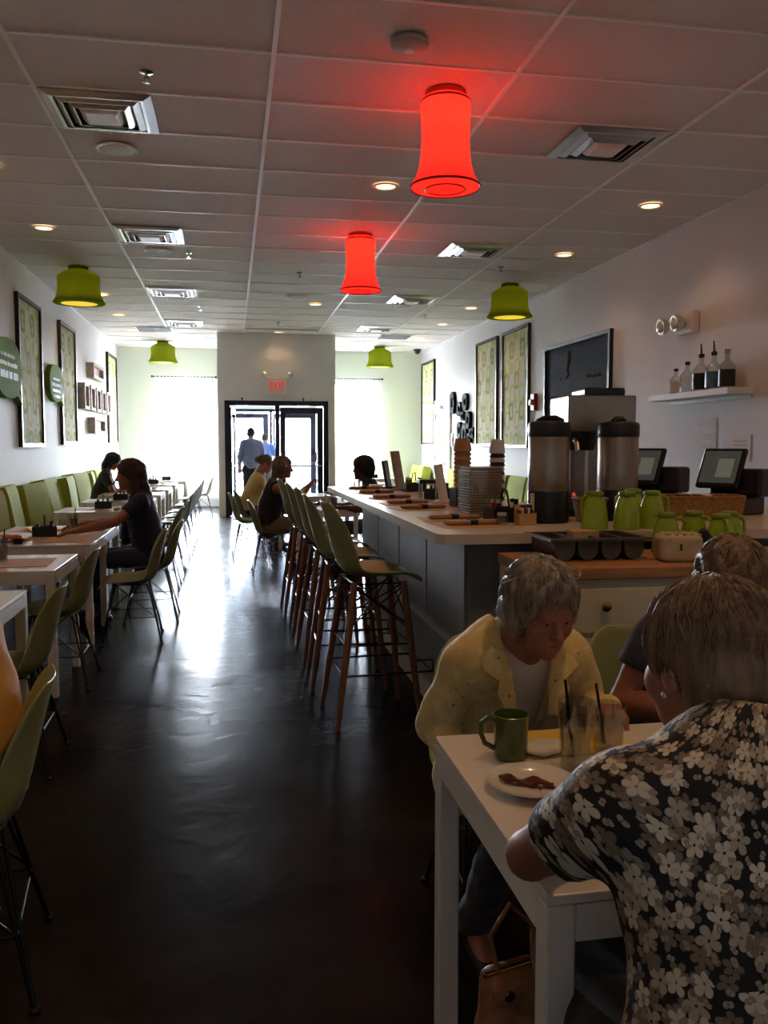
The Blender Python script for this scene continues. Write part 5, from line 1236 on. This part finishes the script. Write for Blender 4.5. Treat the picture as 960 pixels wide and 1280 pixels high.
    ho = [('+', sd_ell((0, -0.012, 0.032), (0.075, 0.094, 0.086)), 0), ('+', sd_ell((0, 0.028, -0.032), (0.061, 0.064, 0.085)), 0.035), ('+', sd_ell((0, 0.043, -0.080), (0.044, 0.042, 0.036)), 0.03),
          ('+', sd_ell((0, 0.076, -0.104), (0.018, 0.014, 0.014)), 0.02), ('+', sd_cap((-0.034, 0.080, 0.018), (0.034, 0.080, 0.018), 0.012), 0.015),
          ('+', sd_ell((0.042, 0.060, -0.030), (0.022, 0.024, 0.026)), 0.02), ('+', sd_ell((-0.042, 0.060, -0.030), (0.022, 0.024, 0.026)), 0.02),
          ('-', sd_ell((0.031, 0.100, 0.000), (0.019, 0.017, 0.013)), 0.012), ('-', sd_ell((-0.031, 0.100, 0.000), (0.019, 0.017, 0.013)), 0.012),
          ('+', sd_cap((0, 0.086, 0.008), (0, 0.110, -0.034), 0.0075, 0.0125), 0.012), ('+', sd_ell((0.012, 0.098, -0.038), (0.009, 0.010, 0.008)), 0.006), ('+', sd_ell((-0.012, 0.098, -0.038), (0.009, 0.010, 0.008)), 0.006),
          ('+', sd_cap((-0.018, 0.087, -0.066), (0.018, 0.087, -0.066), 0.0085), 0.010), ('+', sd_cap((-0.016, 0.086, -0.078), (0.016, 0.086, -0.078), 0.0085), 0.010),
          ('-', sd_cap((-0.024, 0.099, -0.0745), (0, 0.1015, -0.0715), 0.0062), 0.004), ('-', sd_cap((0.024, 0.099, -0.0745), (0, 0.1015, -0.0715), 0.0062), 0.004),
          ('-', sd_cap((0.021, 0.098, -0.042), (0.037, 0.086, -0.075), 0.004), 0.010), ('-', sd_cap((-0.021, 0.098, -0.042), (-0.037, 0.086, -0.075), 0.004), 0.010),
          ('+', sd_ell((0.031, 0.0795, 0.0075), (0.0165, 0.0125, 0.0075)), 0.005), ('+', sd_ell((-0.031, 0.0795, 0.0075), (0.0165, 0.0125, 0.0075)), 0.005), ('+', sd_ell((0.031, 0.079, -0.0095), (0.015, 0.0115, 0.0055)), 0.006), ('+', sd_ell((-0.031, 0.079, -0.0095), (0.015, 0.0115, 0.0055)), 0.006),
          ('+', sd_ell((0.077, -0.008, -0.006), (0.010, 0.020, 0.032)), 0.008), ('+', sd_ell((-0.077, -0.008, -0.006), (0.010, 0.020, 0.032)), 0.008),
          ('+', sd_cap((0, -0.028, -0.05), (0, -0.045, -0.16), 0.054, 0.058), 0.03)]
    v, f = sdf_geo(ho, (-0.11, -0.13, -0.20), (0.11, 0.14, 0.14), hv); body.append((v@RM.T+HC, f))
    root = obj('person', geo_mesh('person', body, sk), None, loc, rz); root.scale = (scale,)*3
    tag(root, label, 'person')
    def hpart(name, geo, m):
        v, f = geo; return obj(name, geo_mesh(name, [(v@RM.T+HC, f)], m), root)
    if face:
        for s in (-1, 1):
            m = MB().ball((s*0.031, 0.0775, 0.0), 0.0112, 12, 8).xf(Matrix.Translation(HC) @ Matrix(RM.tolist()).to_4x4()); e = m.build('eye', eye_w, root, True)
            MB().ball((s*0.031, 0.0850, -0.001), 0.0058, 10, 6, (1, 0.75, 1)).xf(Matrix.Translation(HC) @ Matrix(RM.tolist()).to_4x4()).build('iris', eye_i, e, True)
            MB().tube([(s*0.048, 0.074, 0.022), (s*0.034, 0.088, 0.026), (s*0.016, 0.091, 0.022)], [0.002, 0.003, 0.002], 5).xf(Matrix.Translation(HC) @ Matrix(RM.tolist()).to_4x4()).build('eyebrow', hmat, root)
    # hair
    st = hair
    wav = lambda P: 0.004*np.sin(P[:,2]*70+4*np.sin(P[:,0]*30)+2*np.sin(P[:,1]*38))+0.0025*np.sin(P[:,0]*120+P[:,2]*60)*np.sin(P[:,1]*110)
    if st == 'crop':
        h = [('+', sd_ell((0, -0.016, 0.034), (0.083, 0.103, 0.094)), 0), ('-', sd_ell((0, 0.11, -0.05), (0.085, 0.085, 0.115)), 0.01), ('&', sd_plane((0, 0, -0.055), (0, 0.25, -1)), 0.01), ('-', sd_ell((0.085, 0.01, -0.03), (0.03, 0.04, 0.045)), 0.01), ('-', sd_ell((-0.085, 0.01, -0.03), (0.03, 0.04, 0.045)), 0.01)]
    elif st == 'puffy':     # short, wavy, full
        h = [('+', sd_ell((0, -0.020, 0.038), (0.102, 0.118, 0.103)), 0), ('+', sd_ell((0.072, -0.02, -0.03), (0.032, 0.06, 0.055)), 0.04), ('+', sd_ell((-0.072, -0.02, -0.03), (0.032, 0.06, 0.055)), 0.04), ('+', sd_ell((0, -0.085, -0.03), (0.07, 0.045, 0.07)), 0.04),
             ('-', sd_ell((0, 0.115, -0.040), (0.074, 0.095, 0.104)), 0.02), ('n', wav, 0)]
    elif st == 'round':     # short, set, seen from the back
        h = [('+', sd_ell((0, -0.020, 0.036), (0.096, 0.112, 0.098)), 0), ('+', sd_ell((0, -0.060, -0.035), (0.082, 0.060, 0.075)), 0.05), ('-', sd_ell((0, 0.115, -0.045), (0.078, 0.090, 0.105)), 0.02), ('-', sd_ell((0.095, 0.006, -0.035), (0.036, 0.040, 0.05)), 0.012), ('-', sd_ell((-0.095, 0.006, -0.035), (0.036, 0.040, 0.05)), 0.012), ('&', sd_plane((0, 0, -0.085), (0, 0.3, -1)), 0.02), ('n', lambda P: wav(P)*0.35, 0)]
    elif st == 'long':
        h = [('+', sd_ell((0, -0.018, 0.036), (0.094, 0.112, 0.100)), 0), ('+', sd_cap((0, -0.07, 0.0), (0, -0.10, -0.22), 0.078, 0.085, (N3(0, 1, 0), 0.75)), 0.05), ('+', sd_cap((0.066, -0.02, 0.0), (0.095, -0.02, -0.20), 0.035, 0.035), 0.03), ('+', sd_cap((-0.066, -0.02, 0.0), (-0.095, -0.02, -0.20), 0.035, 0.035), 0.03),
             ('-', sd_ell((0, 0.115, -0.05), (0.062, 0.085, 0.105)), 0.02), ('-', sd_cap((0, 0.05, -0.1), (0, 0.03, -0.3), 0.055), 0.02), ('n', wav, 0)]
    elif st == 'bob':
        h = [('+', sd_ell((0, -0.018, 0.036), (0.092, 0.110, 0.098)), 0), ('+', sd_cap((0, -0.06, 0.0), (0, -0.065, -0.10), 0.080, 0.078, (N3(0, 1, 0), 0.8)), 0.05), ('+', sd_cap((0.064, -0.01, 0.0), (0.074, 0.0, -0.10), 0.03, 0.026), 0.03), ('+', sd_cap((-0.064, -0.01, 0.0), (-0.074, 0.0, -0.10), 0.03, 0.026), 0.03),
             ('-', sd_ell((0, 0.115, -0.05), (0.060, 0.085, 0.100)), 0.02), ('n', wav, 0)]
    elif st == 'afro':
        cr = lambda P: 0.006*np.sin(P[:,0]*140)*np.sin(P[:,1]*150)*np.sin(P[:,2]*145)+0.004*np.sin(P[:,0]*60+P[:,2]*50)
        h = [('+', sd_ell((0, -0.025, 0.045), (0.118, 0.125, 0.112)), 0), ('+', sd_ell((0, -0.07, -0.04), (0.095, 0.075, 0.085)), 0.05), ('-', sd_ell((0, 0.12, -0.06), (0.075, 0.095, 0.098)), 0.02), ('n', cr, 0)]
    elif st == 'bun':
        h = [('+', sd_ell((0, -0.018, 0.034), (0.085, 0.106, 0.095)), 0), ('-', sd_ell((0, 0.115, -0.05), (0.074, 0.085, 0.110)), 0.01), ('&', sd_plane((0, 0, -0.05), (0, 0.3, -1)), 0.01), ('+', sd_ell((0, -0.125, 0.01), (0.045, 0.042, 0.045)), 0.02), ('n', wav, 0)]
    ext = 0.40 if st == 'long' else 0.22
    hr = hpart('hair', sdf_geo(h, (-0.17, -0.2, -ext), (0.17, 0.14, 0.18), hv if st != 'long' else hv*1.15), hmat)
    # clothing
    fold = lambda P: 0.0045*np.sin(P[:,2]*34+3*np.sin(P[:,0]*9)+2*P[:,1]*8)*np.sin(P[:,0]*17+P[:,1]*21+1.0)
    so = torso(0.012, 0.06, hipw or (1.06 if sit else 1.0))
    for i in range(2):
        e, wr = np.array(arms[i][0], float), np.array(arms[i][1], float)
        if sleeve == 'long': so += [('+', sd_cap(S_[i], e, 0.060*w, 0.052), 0.04), ('+', sd_cap(e, e+(wr-e)*0.93, 0.050, 0.038), 0.015)]
        elif sleeve == 'half': so += [('+', cut_cap(S_[i], e, 0.060*w**0.4, 0.066, 0.50), 0.035)]
        elif sleeve == 'short': so += [('+', cut_cap(S_[i], e, 0.060*w**0.5, 0.064, 0.55), 0.035)]
    so += [('&', sd_plane((0, 0, hem if sit else 0.90), (0, 0, -1)), 0.01)]
    if sleeve == 'none': so += [('-', sd_cap(S_[0]+N3(0.02, 0, -0.03), S_[0]+N3(0.06, 0, 0.06), 0.062), 0.01), ('-', sd_cap(S_[1]+N3(-0.02, 0, -0.03), S_[1]+N3(-0.06, 0, 0.06), 0.062), 0.01)]
    so += [('-', sd_ell(nb+N3(0, 0.03, 0.045), (0.075, 0.085, 0.055)), 0.015), ('n', fold, 0)]
    zt = (1.2 if sit else 1.6)+max(0, neckz)
    if extra != 'jacket':
        obj(shirt_name, geo_mesh(shirt_name, [sdf_geo(so, (-0.6, -0.36, hem-0.05 if sit else 0.84), (0.6, 0.75, zt), vox*0.85)], shirt, uvfn), root)
    else:
        inner = torso(0.004, 0.06)+[('&', sd_plane((0, 0, hem), (0, 0, -1)), 0.01), ('-', sd_ell(nb+N3(0, 0.06, 0.035), (0.075, 0.095, 0.085)), 0.015), ('n', fold, 0)]
        obj('white_top', geo_mesh('white_top', [sdf_geo(inner, (-0.4, -0.36, hem-0.05), (0.4, 0.5, zt), vox)], cloth('white_cotton', (205, 192, 172)), None), root)
        jk = [(o, fn, k) for o, fn, k in so]
        nlo = np.array((P2[0], P2[1]+0.14, P2[2]))
        # open front: wedge narrowing downwards
        def wedge(P):
            hw_ = 0.045+np.clip((P[:,2]-0.62), -0.1, 0.6)*0.06
            return np.maximum(np.abs(P[:,0])-hw_, -(P[:,1]-(P1[1]+0.02)))
        jk[0] = ('+', sd_cap(P0+N3(0, 0.0, -0.06), P1, 0.215*w, 0.165*w, SQ), 0)
        jk += [('-', wedge, 0.012), ('n', lambda P: 0.005*np.sin(P[:,0]*30+6*P[:,2])*np.sin(P[:,2]*22+P[:,1]*18), 0)]
        jk = [(o, (lambda P, fn=fn: fn(P)-0.008) if o == '+' else fn, k) for o, fn, k in jk]
        obj('jacket', geo_mesh('jacket', [sdf_geo(jk, (-0.62, -0.38, hem-0.05), (0.62, 0.78, zt), vox*0.8)], shirt, None), root)
        for sg_ in (-1, 1):     # collar and lapel flap: a thin folded sheet lying on the chest
            rows_ = [((0.012, -0.078, 0.060), (0.016, -0.098, 0.020)), ((0.052, -0.060, 0.064), (0.082, -0.080, 0.020)), ((0.074, -0.008, 0.062), (0.120, -0.012, 0.026)), ((0.078, 0.040, 0.042), (0.132, 0.058, 0.012)), ((0.068, 0.080, 0.008), (0.138, 0.104, -0.030)), ((0.058, 0.104, -0.035), (0.098, 0.120, -0.058)), ((0.052, 0.118, -0.085), (0.105, 0.126, -0.090)), ((0.046, 0.124, -0.160), (0.068, 0.130, -0.165))]
            inn_, out_ = [], []
            for (p, q) in rows_:
                p = P3+N3(sg_*p[0], p[1], p[2]); q = P3+N3(sg_*q[0], q[1], q[2]); inn_.append((p, q))
            mbc = MB(); ringsc = []
            for p, q in inn_:
                md = (p+q)/2+N3(0, 0.006, 0.008); up_ = N3(sg_*0.002, 0.006, 0.006)
                ringsc.append([tuple(p), tuple(md), tuple(q), tuple(q-up_), tuple(md-up_), tuple(p-up_)])
            mbc.loft(ringsc).build('collar', shirt, root, True)
    lo_ = [('+', sd_cap(P0+N3(0, 0, 0.02), P0+N3(0, 0, -0.02), 0.168*w, 0.172*w, SQ), 0)]
    for i in range(2):
        lo_ += [('+', sd_cap(hips[i], kn[i], 0.094*w, 0.068), 0.04)]
        if low_name == 'trousers': lo_ += [('+', sd_cap(kn[i], an[i]+N3(0, 0, 0.02), 0.066, 0.055), 0.02)]
    lo_ += [('n', fold, 0)]
    if sit: lo_ += [('&', sd_plane((0, 0, 0.448), (0, 0.0, -1)), 0.01)] if low_name == 'shorts' else [('-', sd_box((0, -0.12, 0.40), (0.4, 0.36, 0.062)), 0.01)]
    obj(low_name, geo_mesh(low_name, [sdf_geo(lo_, (-0.42, -0.36, 0.03), (0.42, 0.66, 0.75 if sit else 1.06), vox)], lower), root)
    for i in range(2):
        a = an[i]; lift = a[2]-0.085
        sg = [('+', sd_cap((a[0], a[1]-0.03, 0.042+lift), (a[0], a[1]+0.16, 0.034+lift), 0.046, 0.036, (N3(0, 0, 1), 0.85)), 0), ('+', sd_cap(a+N3(0, 0, -0.02), a+N3(0, 0, 0.01), 0.045, 0.042), 0.02), ('&', sd_plane((0, 0, 0.002+lift), (0, 0, -1)), 0)]
        obj('shoe', geo_mesh('shoe', [sdf_geo(sg, a+N3(-0.08, -0.12, -0.12), a+N3(0.08, 0.25, 0.08), 0.009)], shoe), root)
    root['_hc'] = list(HC); root['_rm'] = [list(r) for r in RM]
    return root, HC, RM

sk_old = skin('skin_aged', (150, 98, 78)); sk_mid = skin('skin_medium', (150, 100, 78)); sk_dark = skin('skin_deep', (96, 62, 48)); sk_lt = skin('skin_light', (176, 122, 98))
grey_h = hairm('grey_hair', (150, 138, 122), (96, 84, 72)); sand_h = hairm('sandy_hair', (132, 106, 80), (84, 62, 44)); brown_h = hairm('brown_hair', (72, 46, 34), (38, 25, 20)); dark_h = hairm('dark_hair', (36, 28, 26), (20, 16, 15)); blond_h = hairm('ash_hair', (128, 108, 90), (84, 66, 52))
navy_c = cloth('navy_cotton', (30, 36, 62)); char_c = cloth('charcoal_cotton', (44, 44, 48)); black_c = cloth('black_cotton', (24, 23, 26)); denim_c = cloth('denim', (44, 54, 78)); khaki_c = cloth('khaki', (120, 104, 82)); gold_c = cloth('golden_knit', (196, 142, 44)); pale_c = cloth('pale_yellow_cotton', (222, 196, 120)); blue_c = cloth('blue_shirt', (146, 156, 184)); bluel_c = cloth('light_blue_shirt', (120, 150, 208)); plum_c = cloth('plum_cotton', (42, 34, 46)); dot_c = cloth('speckled_navy', (52, 54, 66), 0.45)
shoe_b = mat('black_shoe', (22, 20, 20), 0.5); shoe_w = mat('tan_sandal', (120, 92, 70), 0.6)

# woman in the yellow eyelet jacket
r_, HC, RM = person('older woman with grey wavy hair in a yellow eyelet jacket over a white top', (0.775, 2.38, 0), R(180), sk_old, 'puffy', grey_h, eyelet_m, char_c, shoe_b, lean=0.20, w=0.94, scale=0.95, feet=-0.24,
    head=(R(10), R(-17), 0), hd=(-0.02, 0.0, -0.06), neckz=-0.05, sleeve='long', vox=0.0095, hv=0.0042, extra='jacket', hem=0.40,
    arms=[((0.225, 0.08, 0.69), (0.19, 0.24, 0.61), (-0.3, 0.8, -0.3), (0, 0, 1), 0.4), ((-0.23, 0.16, 0.72), (-0.20, 0.36, 0.80), (0.3, 0.9, -0.05), (0, 0, 1), 0.4)])
strands(r_, HC, RM, grey_h, (0, -0.020, 0.038), (0.101, 0.117, 0.103), 900, 3, 0.085, cut=-0.075)
HM = headM(HC, RM)
gl_ = MB()
for s in (-1, 1):
    gl_.tube([(s*0.034+0.024*math.cos(a), 0.062+0.018*math.sin(a), 0.138-0.012*math.sin(a)) for a in [2*PI*k/14 for k in range(15)]], 0.0014, 5)
    gl_.tube([(s*0.058, 0.062, 0.136), (s*0.098, 0.01, 0.105), (s*0.106, -0.05, 0.06)], 0.0014, 5)
gl_.tube([(-0.010, 0.066, 0.140), (0.010, 0.066, 0.140)], 0.0014, 5)
gl_.xf(HM).build('eyeglasses', chrome_m, r_)
for s in (-1, 1): MB().ball((s*0.080, 0.0, -0.045), 0.006, 8, 6).xf(HM).build('earring', brass_m, r_, True)
MB().tube([(-0.021, 0.0905, -0.0690), (-0.006, 0.0965, -0.0655), (0.006, 0.0965, -0.0655), (0.021, 0.0905, -0.0690)], [0.002, 0.0035, 0.0035, 0.002], 6).xf(HM).build('lips', lip_m, r_, True)
# woman in the floral blouse, back to the viewer
def floral_uv(V):
    return np.stack([0.27*np.arctan2(V[:,0], 0.10-V[:,1]), V[:,2]-0.8*np.hypot(V[:,0], V[:,1]-0.10)], 1)
r_, HC, RM = person('woman with short sandy hair seen from behind in a black floral blouse', (0.72, 0.95, 0), R(-2), sk_mid, 'round', sand_h, floral_m, black_c, shoe_b, lean=0.10, w=1.28, hipw=1.22,
    head=(R(14), R(-8), 0), hd=(-0.02, 0.03, -0.065), sleeve='half', vox=0.009, hv=0.0042, uvfn=floral_uv, shirt_name='floral_blouse', hem=0.40,
    arms=[((0.34, 0.26, 0.80), (0.20, 0.48, 0.79), (-0.4, 0.8, 0), (0, 0, 1), 0.4), ((-0.265, 0.30, 0.790), (-0.02, 0.47, 0.785), (0.8, 0.5, 0.1), (0, 0, 1), 0.4)])
strands(r_, HC, RM, sand_h, (0, -0.020, 0.036), (0.095, 0.111, 0.098), 1100, 5, 0.10, cut=-0.06)
for s in (-1, 1): MB().ball((s*0.083, 0.002, -0.04), 0.005, 8, 6).xf(headM(HC, RM)).build('earring', alu_m, r_, True)
# third woman at the front table
r_, HC, RM = person('woman with short sandy grey hair in dark speckled top facing the floral blouse', (1.36, 2.42, 0), R(178), sk_old, 'puffy', sand_h, dot_c, khaki_c, shoe_b, lean=0.22, w=1.05, scale=0.94,
    head=(R(-6), R(-22), 0), hd=(0.0, 0.02, -0.05), sleeve='half', vox=0.011, hv=0.0055,
    arms=[((0.27, 0.20, 0.76), (0.16, 0.42, 0.77), (-0.3, 0.9, 0)), ((-0.26, 0.20, 0.76), (-0.16, 0.42, 0.77), (0.3, 0.9, 0))])
strands(r_, HC, RM, sand_h, (0, -0.020, 0.038), (0.101, 0.117, 0.103), 700, 9, 0.085, cut=-0.075)
for s in (-1, 1): MB().ball((s*0.085, 0.0, -0.05), 0.011, 8, 6, (0.6, 1, 1.6)).xf(headM(HC, RM)).build('earring', plate_m, r_, True)
# seated people along the room
person('person in a golden yellow top on a shell chair by the bench tables', (-0.74, 2.40, 0), R(97), sk_mid, 'crop', dark_h, gold_c, denim_c, shoe_b, lean=0.04, w=1.36, sleeve='half', vox=0.013, hv=0.009)
person('woman in a navy top with long brown hair reaching over the bench table', (-0.70, 7.25, 0), R(96), sk_mid, 'long', brown_h, navy_c, denim_c, shoe_b, lean=0.06, w=1.06, sleeve='short', head=(R(4), R(-6), 0), neckz=0.02,
    arms=[((0.22, 0.26, 0.80), (0.14, 0.54, 0.785), (0.1, 1, -0.12)), ((0.0-0.28, 0.25, 0.84), (-0.34, 0.54, 0.785), (-0.2, 0.9, -0.15))], vox=0.012, hv=0.0075)
person('woman in a grey patterned top with dark hair looking down on the bench', (-1.98, 13.25, 0.0), R(-86), sk_mid, 'bob', dark_h, char_c, black_c, shoe_b, lean=0.14, head=(0, R(-32), 0), sleeve='short', neckz=0.02)
person('woman in a dark tank top with straight hair eating beyond the counter stools', (0.40, 9.75, 0), R(-88), sk_mid, 'bob', blond_h, plum_c, khaki_c, shoe_b, lean=0.10, w=1.10, sleeve='none', neckz=0.01, head=(R(-4), R(-6), 0),
    arms=[((0.24, 0.32, 0.82), (0.10, 0.46, 0.98), (-0.2, 0.4, 0.5), (0, -0.5, 0.8), 0.6), ((-0.24, 0.32, 0.82), (-0.10, 0.46, 0.96), (0.2, 0.4, 0.5), (0, -0.5, 0.8), 0.6)], vox=0.012, hv=0.0075)
person('woman with curly dark hair sitting beyond the far counter end', (1.62, 9.45, 0), R(92), sk_dark, 'afro', dark_h, navy_c, denim_c, shoe_b, lean=0.10, w=1.0, sleeve='short', head=(R(-4), R(-4), 0))
person('woman in a pale yellow top with her hair tied up near the entrance', (0.22, 12.1, 0), R(-84), sk_lt, 'bun', blond_h, pale_c, black_c, shoe_b, lean=0.16, sleeve='short', head=(0, R(-24), 0), neckz=0.0)
person('tall man in a blue shirt and dark trousers leaving through the door', (0.40, 17.8, 0), R(4), sk_lt, 'crop', dark_h, blue_c, char_c, shoe_b, sit=False, hd=(0, -0.02, -0.045), w=0.96, sleeve='long', scale=1.06, stand_step=0.06,
    arms=[((0.23, -0.02, 1.14), (0.24, 0.10, 0.90), (0, 0.3, -1)), ((-0.23, -0.02, 1.14), (-0.22, 0.12, 0.91), (0, 0.3, -1))])
person('man in a lighter blue shirt walking ahead through the vestibule', (0.72, 18.75, 0), R(-6), sk_lt, 'crop', dark_h, bluel_c, khaki_c, shoe_b, sit=False, hd=(0, -0.02, -0.045), w=0.95, sleeve='long', scale=1.0, stand_step=0.05,
    arms=[((0.26, -0.02, 1.14), (0.25, 0.10, 0.90), (0, 0.3, -1)), ((-0.26, -0.02, 1.14), (-0.25, 0.08, 0.90), (0, 0.3, -1))])
for o in list(COL.objects):
    for k in ('_hc', '_rm'):
        if k in o: del o[k]
